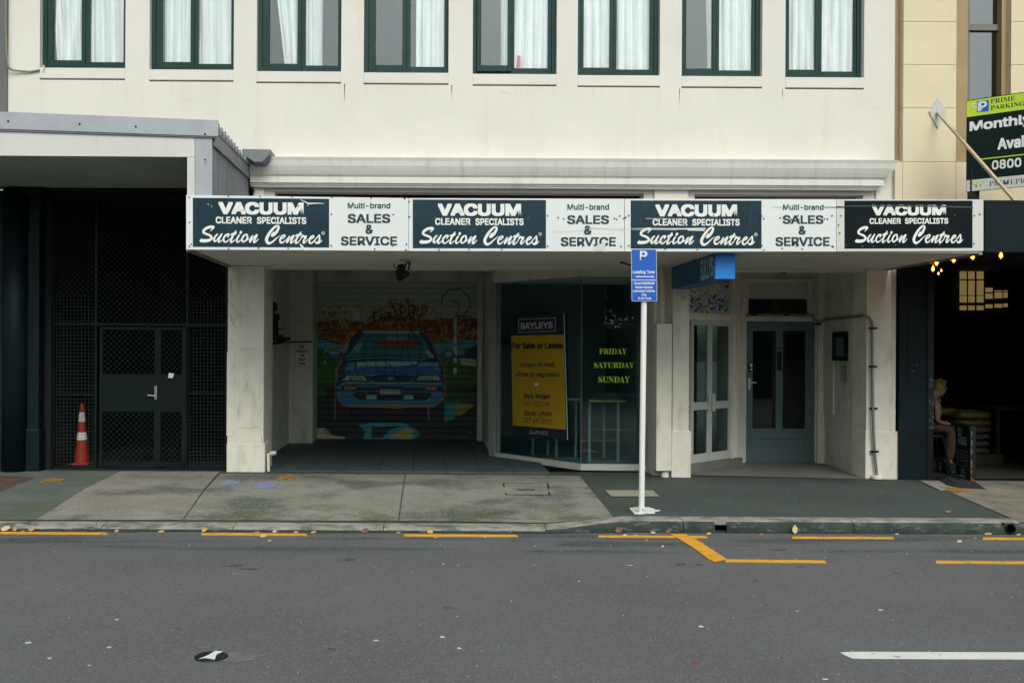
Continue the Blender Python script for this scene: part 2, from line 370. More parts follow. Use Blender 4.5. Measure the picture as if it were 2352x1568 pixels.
# brown pavers at the left edge
bp = [(-70, 1089), (84, 1096), (-2, 1130), (-230, 1127)]
c4 = [G(*q, f=zg) for q in bp]
for j in range(4):
    for i in range(9):
        u0, u1, v0, v1 = i / 9 + .004 + (j % 2) * .05, (i + 1) / 9 - .004 + (j % 2) * .05, j / 4 + .012, (j + 1) / 4 - .012
        if u1 > 1: u1 = 1
        if u0 > .97: continue
        f = lambda u, v: (c4[0]*(1-u) + c4[1]*u)*(1-v) + (c4[3]*(1-u) + c4[2]*u)*v
        q = [f(u0, v1), f(u1, v1), f(u1, v0), f(u0, v0)]
        h = .009 + random.random() * .003
        M().prism([Vector((p.x, p.y, zg(p.x, p.y) - .004 + h)) for p in q][::-1], (0, 0, -h)).build('brick', BRICKM, pave)
# kerb in separate stones
kerb = empty('kerb', (0, 9.9, -.06), kind='structure')
def kprof(X):
    z = zt(X); y = yk(X); r = sm((X - 1.1) / .9); bk = .215 + .035 * r
    return [(y + bk, -.14), (y + bk, z), (y + .06 + .0 * r, z - .012 * (1 - r)), (y + .03, z - .012 - .012 * (1 - r)), (y + .012, z - .035), (y, z - .065 + .02 * (1 - r)), (y - .005, -.15)]
def kerbseg(x0, x1, name='kerb_stone', rag=0):
    mm = M(); n = max(2, int((x1 - x0) / .08)); pr = []; dark = []
    for i in range(n + 1):
        X = x0 + (x1 - x0) * i / n; p = kprof(X); jag = rag * (random.random() - .6)
        pr.append([(X, yy + (jag * .06 if 2 <= k <= 5 else 0) + (random.random() - .5) * .003, zz + (random.random() - .5) * .002 - (max(0, jag) * .02 if k in (2, 3) else 0)) for k, (yy, zz) in enumerate(p)])
    for i in range(n + 1): mm.v += pr[i]
    K = 7
    for i in range(n):
        for k in range(K):
            a, b = i * K + k, i * K + (k + 1) % K; mm.f.append((a, b, b + K, a + K))
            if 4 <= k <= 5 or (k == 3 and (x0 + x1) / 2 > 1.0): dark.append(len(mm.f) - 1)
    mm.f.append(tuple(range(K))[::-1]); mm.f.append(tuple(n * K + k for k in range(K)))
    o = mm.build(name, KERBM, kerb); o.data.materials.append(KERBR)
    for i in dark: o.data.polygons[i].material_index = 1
def kx(px): return G(px, 1206, -.04).x
g = .004
js = [-14, -9.5, kx(-60), kx(222), kx(530), kx(880), kx(1255), kx(1573), kx(1643.5)]
for i, (a, b) in enumerate(zip(js, js[1:])): kerbseg(a + g, b - (g if b != js[-1] else 0), rag=(1.0 if i in (1, 2) else .25 if i == 3 else 0))
hx0, hx1 = kx(1643.5), kx(1671)
mm = M(); mm.box(hx0, hx1, 9.868, 10.085, -.042, -.001); mm.build('drain_lintel', KERBM, kerb); mm = M(); mm.box(hx0, hx1, 9.845, 10.085, -.15, -.105); mm.build('drain_base', KERBR, kerb)
mm = M(); mm.box(hx0, hx0 + .006, 9.835, 10.05, -.105, -.04); mm.box(hx1 - .006, hx1, 9.835, 10.05, -.105, -.04); mm.box(hx0 + .006, hx1 - .006, 9.835, 10.05, -.046, -.04); mm.box(hx0, hx1, 10.05, 10.08, -.105, -.045)
mm.build('drain_outlet', BLACK, kerb)
px0, px1 = kx(2297), kx(2325)
kerbseg(hx1, kx(1960) - g); kerbseg(kx(1960) + g, px0)
mm = M(); cxp, czp, rp = (px0 + px1) / 2, -.062, .05
ring = [(cxp + rp * math.cos(a), 9.84, czp + rp * math.sin(a)) for a in [2*math.pi*(i+.5)/16 for i in range(16)]]
def sq(x, z):
    dx, dz = x - cxp, z - czp; s_ = max(abs(dx) / ((px1 - px0) / 2), abs(dz) / (.058 if dz > 0 else .07)); return (cxp + dx / s_, 9.838, czp + dz / s_)
outr = [sq(p[0], p[2]) for p in ring]
for i in range(16):
    j = (i + 1) % 16; mm.quad(outr[i], outr[j], ring[j], ring[i]); mm.quad(ring[i], ring[j], (ring[j][0], 10.0, ring[j][2]), (ring[i][0], 10.0, ring[i][2]))
mm.poly([(p[0], 10.0, p[2]) for p in ring]); mm.build('drain_surround', KERBR, kerb); M().quad((px0, 9.838, -.004), (px1, 9.838, -.004), (px1, 10.09, 0), (px0, 10.09, 0)).build('kerb_stone', KERBM, kerb)
mm = M()
for i in range(16):
    j = (i + 1) % 16; a, b = ring[i], ring[j]; k = .86
    mm.quad((a[0], 9.825, a[2]), (b[0], 9.825, b[2]), (cxp + (b[0]-cxp)*k, 9.825, czp + (b[2]-czp)*k), (cxp + (a[0]-cxp)*k, 9.825, czp + (a[2]-czp)*k))
    mm.quad((cxp + (a[0]-cxp)*k, 9.825, czp + (a[2]-czp)*k), (cxp + (b[0]-cxp)*k, 9.825, czp + (b[2]-czp)*k), (cxp + (b[0]-cxp)*k, 9.995, czp + (b[2]-czp)*k), (cxp + (a[0]-cxp)*k, 9.995, czp + (a[2]-czp)*k))
mm.poly([(cxp + (p[0]-cxp)*.86, 9.99, czp + (p[2]-czp)*.86) for p in ring]); mm.build('drain_pipe', BLACK, kerb)
kerbseg(px1, 11.5); kerbseg(11.5 + 2*g, 24)
# painted markings on the road
def flat(pts, name, m, z, **k):
    return M().prism([G(x, y, z) for x, y in pts], (0, 0, -.003)).build(name, m, **k)
def ragged(x0, y0, x1, y1, h):
    n = 14; t = []; b = []
    for i in range(n + 1):
        u = i / n; x = x0 + (x1 - x0) * u; y = y0 + (y1 - y0) * u; t.append((x, y + random.uniform(-.25, .25))); b.append((x + (5 if i == n else -0), y + h + random.uniform(-.3, .3)))
    return t + b[::-1]
ZR = -.12
YB = 'yellow dashes painted beside the kerb'
def YM(x): return 1220.3 + x * .0058
for a, b, lab in ((-230, 243, 'yellow painted dash beside the cracked kerb, at the left edge of the photo'), (463, 702, 'yellow dash on the road in front of the lilac pavement covers'), (928, 1186, 'yellow dash beside the kerb below the square joint cover in the concrete'),
               (1375, 1621, 'yellow dash crossed by the slanting loading bay line'), (1820, 2050, 'yellow dash on the road just right of the pale leaf leaning on the kerb'), (2257, 2620, 'yellow dash beside the round kerb drain pipe, cut by the right edge')):
    flat(ragged(a, YM(a), b, YM(b), 5.0), 'kerb_dash', YEL, ZR + .004, label=lab, cat='road marking', group=YB)
flat([(1540, 1225.5), (1575, 1225.5), (1608, 1243), (1670, 1283.5), (1640, 1289.5), (1627, 1283), (1590, 1255), (1562, 1238)], 'loading_bay_line', YEL, ZR + .008, label='thick yellow line slanting out from the kerb at the loading bay', cat='road marking')
flat(ragged(1666, 1283.2, 1893, 1286, 6.2), 'loading_bay_line', YEL, ZR + .004, label='yellow bay line running right from the foot of the slanting line', cat='road marking')
flat(ragged(2150, 1286.5, 2640, 1290, 6.2), 'loading_bay_line', YEL, ZR + .004, label='yellow bay line that runs out of the right edge of the photo', cat='road marking')
flat([(1930, 1496.5), (1960, 1495.5), (2900, 1498.5), (2900, 1515), (1985, 1511), (1958, 1510.5), (1940, 1503)], 'centre_line', WHR, ZR + .004, label='white centre line dash on the road in the lower right', cat='road marking')
# domed road marker
c = G(485, 1508, ZR)
rm = empty('road_marker', c, 'round black dome with white arrow shape set in the asphalt', 'road marker')
prof = [(.098, .0), (.096, .006), (.088, .009), (.05, .0095), (.0005, .0097)]
M().lathe(c, prof, 24).build('dome', BLACK, rm, smooth=True)
M().prism([Vector((c.x + a, c.y + b, c.z + .0112)) for a, b in ((-.058, -.070), (-.03, -.052), (.0, -.058), (.038, -.082), (.028, .02), (.055, .075), (.005, .085), (-.02, .0))], (0, 0, -.001)).build('arrow', WHR, rm)
M().poly([Vector((c.x + .15 + .13 * math.cos(a), c.y + .10 * math.sin(a), ZR + .002)) for a in [i * .45 for i in range(14)]]).build('filler_patch', mat('pale_filler', (.12, .12, .12), .9, .2, 20), rm)
# gum blots
mm = M()
def blot(px, py, w, h, z, mm):
    c = G(px, py, z) if z < -.1 else G(px, py, f=zg); s = c.y / FPX; n = 11; q = (c.y * c.y) / (FPX * (HC - c.z))
    mm.poly([Vector((c.x + w / 2 * s * math.cos(i*6.283/n) * random.uniform(.7, 1.1), c.y + h / 2 * q * math.sin(i*6.283/n) * random.uniform(.7, 1.1), c.z + .0035)) for i in range(n)])
for x, y, w, h in ((65, 1476, 16, 5), (113, 1512, 11, 4), (205, 1528, 9, 3), (250, 1487, 12, 4.5), (268, 1423, 13, 3), (863, 1471, 16, 4), (1016, 1463, 14, 4), (1055, 1489, 12, 4), (1610, 1439, 14, 4), (1330, 1335, 8, 2), (2023, 1401, 12, 3), (1175, 1380, 4, 2), (1447, 1298, 16, 1.6), (1895, 1560, 15, 4), (2135, 1495, 4, 2)):
    blot(x, y, w, h, ZR, mm)
for i in range(70): blot(random.uniform(0, 2352), random.uniform(1250, 1560), random.uniform(2, 4), random.uniform(1, 2), ZR, mm)
mm.build('gum_blots', mat('old_gum', (.58, .58, .55), .9, .2, 30), label='pale blots of old gum spread over the road', cat='gum blots', kind='stuff')
mm = M()
for x, y, w, h in ((2442/1.0, 1130, 10, 3), (1459, 1135, 9, 3)): blot(x, y, w, h, 0, mm)
for i in range(60): blot(random.uniform(1400, 2150), random.uniform(1105, 1180), random.uniform(2, 5), random.uniform(1, 1.8), 0, mm)
mm.build('pavement_gum', mat('pavement_gum', (.22, .22, .2), .9, .2, 30), label='pale gum spots on the dark asphalt pavement', cat='gum spots', kind='stuff')
mm = M(); blot(1599, 1520, 22, 5, ZR, mm); mm.build('red_paint_spot', mat('dull_red', (.25, .05, .035), .9, .1), label='small red paint spot on the road left of the white line', cat='paint spot')
mm = M()
for x, y, w, h in ((535, 1298, 60, 5), (575, 1306, 50, 3), (1235, 1265, 50, 4), (795, 1285, 50, 6), (1030, 1395, 26, 4), (1185, 1240, 30, 3), (1775, 1284, 40, 5), (1790, 1262, 36, 4), (1565, 1296, 30, 6), (1605, 1296, 22, 5), (1840, 1301, 20, 3), (1300, 1250, 40, 4), (1572, 1360, 12, 3), (1735, 1333, 14, 2), (2060, 1316, 24, 2), (760, 1490, 20, 3), (410, 1443, 16, 4)):
    blot(x, y, w, h, ZR, mm)
mm.build('dark_marks', mat('bitumen_mark', (.05, .056, .056), .9, .3, 8, dirt=(.11, .11, .115), dscale=9, damt=.8, dlo=.45, dhi=.6), label='dark worn marks and tar specks scattered over the road', cat='road stains', kind='stuff')
# painted covers
def gflat(pts, name, m, off=.009, **k):
    return M().prism([Vector((p.x, p.y, p.z + off)) for p in (G(x, y, f=zg) for x, y in pts)], (0, 0, -.004)).build(name, m, **k)
gflat([(93, 1107.5), (106, 1100), (149, 1100.5), (139, 1107.5)], 'utility_cover', YELF, label='worn yellow painted cover beside the brown pavers', cat='utility cover', group='painted utility covers')
gflat([(632, 1103), (642, 1094.5), (681, 1094.5), (675, 1103)], 'utility_cover', YELF, label='worn yellow painted cover right of the two lilac covers', cat='utility cover', group='painted utility covers')
gflat([(506, 1113.5), (518, 1105), (552, 1105), (544, 1113.5)], 'utility_cover', BLUF, label='smaller lilac painted cover left of the other lilac one', cat='utility cover', group='painted utility covers')
gflat([(580, 1122.5), (601, 1108), (642, 1108), (628, 1122.5)], 'utility_cover', BLUF, label='larger lilac painted cover on the concrete pavement', cat='utility cover', group='painted utility covers')
gflat([(1389, 1126.5), (1500, 1127), (1513, 1140.5), (1404, 1140.5)], 'painted_patch', mat('cream_patch', (.30, .29, .22), .8, .1, 10, dirt=(.1, .1, .08), dscale=14, damt=.7, dlo=.55, dhi=.62), label='faded cream rectangle painted on the asphalt behind the sign pole', cat='painted patch')
gflat([(2155, 1118), (2200, 1121), (2240, 1128), (2190, 1131)], 'utility_cover', YELF, label='rusty yellow stained cover beside the chalkboard base', cat='utility cover', group='painted utility covers')
gflat([(2112, 1104), (2170, 1106), (2200, 1122), (2160, 1127)], 'pale_cover_slab', mat('pale_slab', (.27, .26, .24), .85, .1, 8), .008, label='pale concrete strip at the foot of the black pilaster', cat='concrete strip')
cov = empty('inspection_cover', G(1206, 1124, f=zg), 'square concrete inspection cover with a slot, flush in the pavement', 'inspection cover')
mm = M()
for a, b in (((1156, 1110), (1258, 1110)), ((1156, 1110), (1162, 1137)), ((1258, 1110), (1262, 1137)), ((1162, 1137), (1262, 1137))):
    p, q = G(*a, f=zg), G(*b, f=zg); d = (q - p).normalized(); s = Vector((-d.y, d.x, 0)) * .009
    mm.quad(*[Vector((t.x, t.y, zg(t.x, t.y) + .0065)) for t in (p - s, q - s, q + s, p + s)])
mm.build('joint_line', BLACK, cov); 
p, q = G(1187, 1125, f=zg), G(1228, 1125, f=zg); M().box(p.x, q.x, p.y - .03, p.y + .03, p.z, p.z + .0075).build('lifting_slot', BLACK, cov)
M().prism([Vector((t.x, t.y, t.z + .0055)) for t in (G(x, y, f=zg) for x, y in ((1164, 1136), (1260, 1136), (1256.5, 1111), (1158, 1111)))], (0, 0, -.001)).build('lid', CONC2, cov)
# leaves
LM = [mat('leaf_' + n, c, .7, .2, 60) for n, c in (('tan', (.42, .25, .12)), ('orange', (.45, .19, .04)), ('yellow', (.52, .34, .05)), ('brown', (.16, .09, .06)), ('pale', (.58, .44, .24)))]
def leaf(px, py, w, h, k, lab, z=ZR):
    c = G(px, py, z)
    if py < 1228:
        yy_ = yk(c.x) - .035 - random.random() * .03; c = Vector((c.x * yy_ / c.y, yy_, z)); w *= 1.1; h *= 1.25
    w *= .85; h *= .85; s = c.y / FPX; L = w * s; H = h * s; a = random.uniform(-.5, .5); mm = M()
    pts = [(-.5, 0), (-.2, .28), (.2, .3), (.5, .06), (.25, -.22), (-.2, -.25)]
    top = [(L * (x * math.cos(a) - y * math.sin(a)), L * .3 * (x * math.sin(a) + y * math.cos(a)), .004 + H * ((y + .25) / .55 + .25 * (x + .5)) * random.uniform(.75, 1)) for x, y in pts]
    ce = (0, L * .06, H * .45 + .003)
    for i in range(6): mm.poly([Vector(c) + Vector(t) for t in (ce, top[i], top[(i+1) % 6])])
    mm.build('fallen_leaf', LM[k], label=lab, cat='leaf', group='fallen leaves along the gutter')
WH = {0: 'tan', 1: 'orange', 2: 'yellow', 3: 'brown', 4: 'pale'}
LV = [(12, 1212, 26, 12, 4, 'long pale leaf propped on the broken kerb, nearest the left edge'), (34, 1213, 12, 10, 0, 'tan leaf standing in the broken gutter beside the long pale leaf'), (53, 1215, 10, 3, 1, None), (72, 1213, 16, 9, 0, 'tan leaf in the gutter at the right end of the broken kerb'), (268, 1214, 12, 6, 0, None),
      (370, 1217, 18, 4, 2, None), (470, 1215, 18, 10, 2, 'yellow curled leaf in the gutter, right of the first yellow dash'), (590, 1217, 14, 3, 0, None), (631, 1217, 12, 6, 4, None), (680, 1217, 14, 4, 0, None), (720, 1217, 15, 5, 2, None),
      (838, 1215, 22, 12, 3, 'big brown crumpled leaf in the gutter in front of the dropped kerb'), (988, 1216, 18, 8, 2, 'yellow leaf in the gutter above the third yellow dash'), (915, 1217, 12, 3, 0, None), (1000, 1236, 12, 4, 1, None), (605, 1234, 18, 6, 4, 'pale leaf on the asphalt below the second yellow dash'),
      (619, 1243, 11, 3, 4, None), (862, 1253, 12, 4, 3, None), (1115, 1235, 10, 3, 4, None), (1227, 1300, 8, 3, 1, None), (1435, 1232, 12, 6, 4, None), (1460, 1232, 12, 5, 0, None), (1482, 1239, 12, 3, 3, None), (1485, 1243, 10, 4, 1, None), (1421, 1221, 20, 12, 3, 'brown round leaf standing against the kerb, left of the slanting line'),
      (1500, 1224, 13, 4, 4, None), (1535, 1222, 16, 10, 3, None), (1522, 1257, 9, 5, 4, None), (1492, 1259, 14, 2, 3, 'thin brown leaf lying flat well below the fourth kerb dash'), (1628, 1228, 14, 6, 2, None), (1612, 1250, 12, 5, 1, None), (1826, 1219, 16, 18, 4, 'large pale cream leaf leaning upright against the kerb'), (1750, 1229, 10, 4, 1, None),
      (2060, 1226, 10, 3, 4, None), (2204, 1246, 16, 6, 4, 'pale tan leaf lying alone on the road near the round drain pipe'), (2240, 1237, 10, 3, 0, None), (2270, 1224, 22, 5, 0, None), (2340, 1225, 12, 4, 2, None), (1330, 1355, 6, 2, 3, None), (1995, 1279, 6, 2, 0, None), (1832, 1406, 14, 5, 1, 'orange leaf alone on the open road above the white line'),
      (1018, 1297, 8, 3, 4, None), (1052, 1299, 6, 2, 4, 'tiny pale leaf on the open road, right one of a near pair')]
for x, y, w, h, k, lab in LV:
    if lab is None:
        ft = min([(abs(x - q_), t_) for a_, b_, n_ in ((0, 243, 'leftmost'), (463, 702, 'second'), (928, 1186, 'third'), (1375, 1540, 'fourth'), (1820, 2050, 'fifth'), (2257, 2352, 'rightmost')) for q_, t_ in ((a_, f'left end of the {n_} kerb dash'), ((a_+b_)/2, f'middle of the {n_} kerb dash'), (b_, f'right end of the {n_} kerb dash'), (b_ + 80, f'gap right of the {n_} kerb dash'))])[1]
        ft = ft.replace('gap right of the', 'gap after the'); lab = f'small {WH[k]} leaf ' + ('in the gutter by the ' if y < 1230 else 'on the road below the ' if y < 1262 else 'far out by the ') + ft
    where = 'in the gutter' if y < 1230 else 'on the road'; side = ('in front of the mesh gate' if x < 520 else 'in front of the garage' if x < 1100 else 'in front of the shop window and parking sign' if x < 1560 else 'in front of the right hand doors')
    leaf(x, y, w, h, k, lab or f'small {WH[k]} leaf {where} {side}')
c = G(2172, 1300, 0) 
M().prism([Vector((p.x, p.y, p.z + .006)) for p in (G(x, y, f=zg) for x, y in ((2170, 1175), (2178, 1173), (2185, 1175), (2178, 1178)))], (0, 0, -.004)).build('fallen_leaf', LM[1], label='orange leaf on the asphalt pavement near the black pilaster', cat='leaf', group='fallen leaves along the gutter')
# cracks across the left kerb
zk6 = Z(0, 1900, 3.36)
strokes([[(0, 210, 3), (150, 212, 5), (230, 200, 4), (350, 212, 6), (480, 225, 5)], [(340, 215, 3), (385, 185, 5), (400, 172, 3)], [(620, 205, 3), (640, 178, 4)], [(700, 220, 3), (800, 210, 4), (830, 178, 4)], [(1215, 245, 3), (1212, 180, 4)], [(2320, 240, 3), (2335, 178, 4)], [(960, 245, 3), (1100, 235, 5), (1260, 252, 3)]],
        lambda x, y: (lambda g_: Vector((g_.x, g_.y, -.0585)))(G(*zk6(x, y), -.066)), n=Vector((0, 0, 1)), off=0).build('kerb_crack', BLACK, kerb)
# rubble in the broken gutter
mm = M()
for i in range(120):
    x = random.uniform(-30, 320); c = G(x, 1217, -.115); c = Vector((c.x, yk(c.x) - random.uniform(-.01, .04), -.12)); r = random.uniform(.008, .028)
    mm.lathe(c, [(r * random.uniform(.7, 1.1), 0), (r * .8, r * .6), (r * .01, r * .9)], 5)
mm.build('gutter_rubble', mat('gutter_dirt', (.04, .045, .035), .95, .3, 30), label='dark dirt and broken concrete in the gutter by the cracked kerb', cat='rubble', kind='stuff')

# ------------------------------------------------------------------ cream building
F = 13.5
cb = empty('cream_building', (1.5, 13.8, 0), 'two storey cream building with green framed windows above the vacuum cleaner shop', 'building')
ZS = 2.79                                    # soffit height
WIN = [(100, 288, 161, 121.7, 186.5, 204.5, 285, 'leftmost'), (352, 537, 165, 372, 437, 454, 535.5, 'second from left'), (598, 784, 169, 619, 683, 701, 780, 'third from left'), (844, 1030, 172, 863, 924, 943, 1021, 'fourth from left'),
       (1086, 1270, 175, 1105, 1166, 1182, 1259, 'fifth from left'), (1327, 1507, 178, 1341, 1401, 1417, 1494, 'sixth from left'), (1566, 1742, 180, 1577, 1637, 1653, 1728, 'second from right'), (1804, 1976, 182.6, 1813.5, 1874, 1889, 1963, 'rightmost')]
WT = 6.95
holes = []
for w in WIN:
    x0, x1 = P(w[0], 100, F + .12).x, P(w[1], 100, F + .12).x
    if (w[0] + w[1]) / 2 < 990: x0 = P(w[0] - 8.5, 100, F).x
    else: x1 = P(w[1] + 9, 100, F).x
    if w[0] > 990: x0 = P(w[0], 100, F).x
    if w[1] < 990: x1 = P(w[1], 100, F).x
    holes.append((x0, x1, P(w[0], w[2] + 22.5, F).z, WT))
XL, XR = P(17, 200, F).x, P(2055, 200, F).x
ZC = 4.25
def holewall(x0, x1, z0, z1, hs, y, depth, mm):
    X = sorted(set([x0, x1] + [h[0] for h in hs] + [h[1] for h in hs])); Zs = sorted(set([z0, z1] + [h[2] for h in hs] + [h[3] for h in hs]))
    for i in range(len(X) - 1):
        for j in range(len(Zs) - 1):
            cx, cz = (X[i] + X[i+1]) / 2, (Zs[j] + Zs[j+1]) / 2
            if not any(h[0] < cx < h[1] and h[2] < cz < h[3] for h in hs):
                mm.quad((X[i], y, Zs[j]), (X[i+1], y, Zs[j]), (X[i+1], y, Zs[j+1]), (X[i], y, Zs[j+1]))
    for a, b, c, d in hs:
        mm.quad((a, y, c), (a, y, d), (a, y + depth, d), (a, y + depth, c)); mm.quad((b, y, c), (b, y + depth, c), (b, y + depth, d), (b, y, d))
        mm.quad((a, y, c), (a, y + depth, c), (b, y + depth, c), (b, y, c)); mm.quad((a, y, d), (b, y, d), (b, y + depth, d), (a, y + depth, d))
    return mm
mm = M(); holewall(XL, XR, 4.0, 8.6, holes, F, .15, mm)
mm.quad((XL, F, 4.0), (XL, F, 8.6), (XL, F + .4, 8.6), (XL, F + .4, 4.0)); mm.quad((XR, F, 4.0), (XR, F + .4, 4.0), (XR, F + .4, 8.6), (XR, F, 8.6)); mm.quad((XL, F, 8.6), (XR, F, 8.6), (XR, F + 4, 8.6), (XL, F + 4, 8.6))
mm.build('upper_wall', CREAM, cb)
slots = [(P(630, 443, F).x, P(1480, 443, F).x, 3.2, P(1000, 440.5, F).z), (P(1597, 446, F).x, P(1985, 446, F).x, 3.2, P(1800, 446.5, F).z)]
mm = M(); holewall(P(580, 440, F).x, XR, ZS, 4.0, slots, F + .035, .25, mm); mm.build('lower_wall', CREAM, cb)
mm = M()
for s in slots: mm.box(s[0] - .05, s[1] + .05, F + .285, F + .32, 3.15, 3.85)
mm.build('transom_recess', BLACK, cb)
mm = M(); mm = None
for a_, b_, y_, z_ in ((P(582, 440, F).x, P(606, 440, F).x, F - .01, 3.84), (P(1503, 440, F).x, P(1580, 440, F).x, F - .01, 3.84), (P(2012, 440, F).x, XR - .002, F - .004, 4.0)): M().box(a_, b_, y_, F + .034, ZS + .01, z_).build('wall_pier', CREAM, cb, bevel=.004)
M().box(XL, P(606, 440, F).x - .2, F + .05, F + .3, 3.9, 4.0).build('left_wall_base', CREAM_A, cb)
# hairline cracks and old drips in the render coat
rnd = random.Random(12); ln_ = []
for x, y in ((1670, 498), (1700, 505), (75, 300), (880, 530), (1210, 500), (1890, 545), (1930, 553), (420, 230), (1475, 470), (2010, 250), (1150, 208)):
    pts_ = [(x, y, .35)]
    for k in range(4): pts_.append((pts_[-1][0] + rnd.uniform(3, 11), pts_[-1][1] + rnd.uniform(-3, 3), .45))
    ln_.append(pts_)
strokes(ln_, lambda x, y: P(x, y, F), off=.0015).build('hairline_crack', mat('crack_shade', (.50, .475, .42), .9, .1), cb, kind='stuff')
mm = M()
for w in WIN:
    for k in range(5):
        x = rnd.choice([w[0] - 6, w[1] + 4, rnd.uniform(w[0], w[1])]) + rnd.uniform(-4, 4); y = w[2] + 24; L_ = rnd.uniform(14, 70)
        mm.quad(P(x, y, F) - Vector((0, .0012, 0)), P(x + 2.2, y, F) - Vector((0, .0012, 0)), P(x + 1.4, y + L_, F) - Vector((0, .0012, 0)), P(x + .8, y + L_, F) - Vector((0, .0012, 0)))
mm.build('drip_stain', mat('drip_stain_paint', (.665, .632, .565), .8, .03), cb, kind='stuff')
# cornice
prof = [(0, 4.275), (.045, 4.27), (.045, 4.232), (.33, 4.228), (.33, 4.19), (.318, 4.13), (.285, 4.07), (.24, 4.02), (.185, 3.99), (.17, 3.985), (.17, 3.975), (.19, 3.972), (.19, 3.90), (.15, 3.893), (.15, 3.875), (.12, 3.87), (.12, 3.85), (.09, 3.845), (0.0, 3.842)]
prof = [(d * .62, z) for d, z in prof]
prof[4:8] = [(.190, 4.185), (.178, 4.12), (.155, 4.06), (.132, 4.01)]
mm = M(); xl = P(578, 400, F).x
for k, (d, z) in enumerate(prof): mm.v += [(xl, F - d, z), (XR - .42 + d * 1.95, F - d, z)]
for k in range(len(prof) - 1): mm.f.append((2*k, 2*k+1, 2*k+3, 2*k+2))
mm.f.append(tuple(2*k + 1 for k in range(len(prof)))); mm.f.append(tuple(2*k for k in reversed(range(len(prof)))))
mm.build('cornice', CORN, cb)
# windows
CS = {0: [(.0, 1.0, .18), (.0, 1, .0)], 1: [(.04, 1, 0), (0, 1, 0)], 2: [(.35, 1, .35), (0, .48, .02)], 3: [None, (.16, 1, -.03)], 4: [(.74, 1, .05), (0, 1, 0)], 5: [(0, 1, 0), (0, 1, 0)], 6: [(.75, 1, -.1), (0, 1, 0)], 7: [(0, 1, 0), (0, 1, 0)]}
for wi, (wx0, wx1, wyb, gl0, gl1, gr0, gr1, nm) in enumerate(WIN):
    Yf = F + .10; hz = holes[wi]
    xa, xb = P(wx0, 80, Yf).x, P(wx1, 80, Yf).x; zb = P((wx0 + wx1) / 2, wyb, Yf).z; zt_ = WT - .001
    xa = hz[0] + .001; xb = hz[1] - .001
    win = empty('window', ((xa + xb) / 2, Yf, zb), parent=cb)
    mull = P((gl1 + gr0) / 2, 80, Yf).x
    fr = M(); t = .055
    fr.box(xa, xa + t, Yf, Yf + .07, zb, zt_); fr.box(xb - t, xb, Yf, Yf + .07, zb, zt_); fr.box(xa + t, xb - t, Yf, Yf + .07, zb, zb + .05); fr.box(xa + t, xb - t, Yf, Yf + .07, zt_ - .05, zt_)
    fr.build('frame', GREENG if wi > 1 else GREENF, win, bevel=.004)
    for side, (g0, g1) in enumerate(((gl0, gl1), (gr0, gr1))):
        sx0 = xa + t + .002 if side == 0 else mull + .004; sx1 = mull + .002 if side == 0 else xb - t - .002
        ys = Yf + (.012 if side == 0 else .02) - (.05 if (wi == 4 and side == 0) else 0); ga, gb = P(g0, 80, Yf).x, P(g1, 80, Yf).x; gz = P((g0+g1)/2, wyb - (23 if side == 0 else 19), Yf).z
        sz0 = zb + .053; sz1 = zt_ - .052
        s = M(); s.box(sx0, ga, ys, ys + .045, sz0, sz1); s.box(gb, sx1, ys, ys + .045, sz0, sz1); s.box(ga, gb, ys, ys + .045, sz0, gz); s.box(ga, gb, ys, ys + .045, sz1 - .06, sz1)
        s.build('sash', GREENF, win, bevel=.004)
        M().box(ga - .002, gb + .002, ys + .022, ys + .027, gz - .002, sz1 - .05).build('pane', GLASSW, win)
        cs = CS[wi][side]
        if cs:
            u0, u1, slant = cs; cm = M(); n = 60; rows = 14; rnd = random.Random(wi * 7 + side); ph = [rnd.uniform(0, 6) for _ in range(4)]
            zc0, zc1 = gz + .003, sz1; idx = {}
            fq = rnd.uniform(2.6, 4.2)
            for r_ in range(rows + 1):
                v = r_ / rows; zz = zc0 + (zc1 - zc0) * v
                ua = u0 + (slant * (1 - v) * .5 - slant * v * .0 if slant else 0); ub = u1
                if wi == 2 and side == 0: ua = .05 + .42 * (1 - v) + .05
                if slant < 0: ua = u0 - slant * v * 0 + slant * (1 - v) * -.0 + (0.0 if side else .10 * (1 - v))
                for i in range(n + 1):
                    u = ua + (ub - ua) * i / n; k = i / n
                    y = ys + .070 + .028 * math.sin(k * 6.28 * fq + ph[0] + .5 * math.sin(v * 3 + ph[1])) + .007 * math.sin(k * 6.28 * fq * 2.3 + ph[2] + v) + .006 * math.sin(v * 9 + k * 8 + ph[3])
                    if wi == 0 and side == 0: y += .02 * math.sin(k * 9 - v * 7)
                    idx[r_, i] = len(cm.v); cm.v.append((ga + (gb - ga) * u, y, zz + (.012 * math.sin(k * 20 + ph[1]) if r_ == 0 else 0)))
            for r_ in range(rows):
                for i in range(n): cm.f.append((idx[r_, i], idx[r_, i+1], idx[r_+1, i+1], idx[r_+1, i]))
            cm.build('curtain', CURT, smooth=True, label=f'white curtain behind the {"left" if side == 0 else "right"} pane of the {nm} upstairs window', cat='curtain', group='white curtains in the upstairs windows')
    # projecting sill with the shadow groove under it
    M().box(hz[0] + .001, hz[1] - .001, F - .004, F + .12, hz[2] + .022, zb - .001).build('sill', CREAM, win, bevel=.003)
M().box(P(1190, 132, F).x, P(1197.5, 132, F).x, F + .133, F + .135, P(1190, 154, F+.13).z, P(1190, 127.5, F+.13).z).build('window_sticker', mat('pink_sticker', (.6, .2, .25), .5, .05), label='small pink sticker inside the fifth upstairs window', cat='sticker')
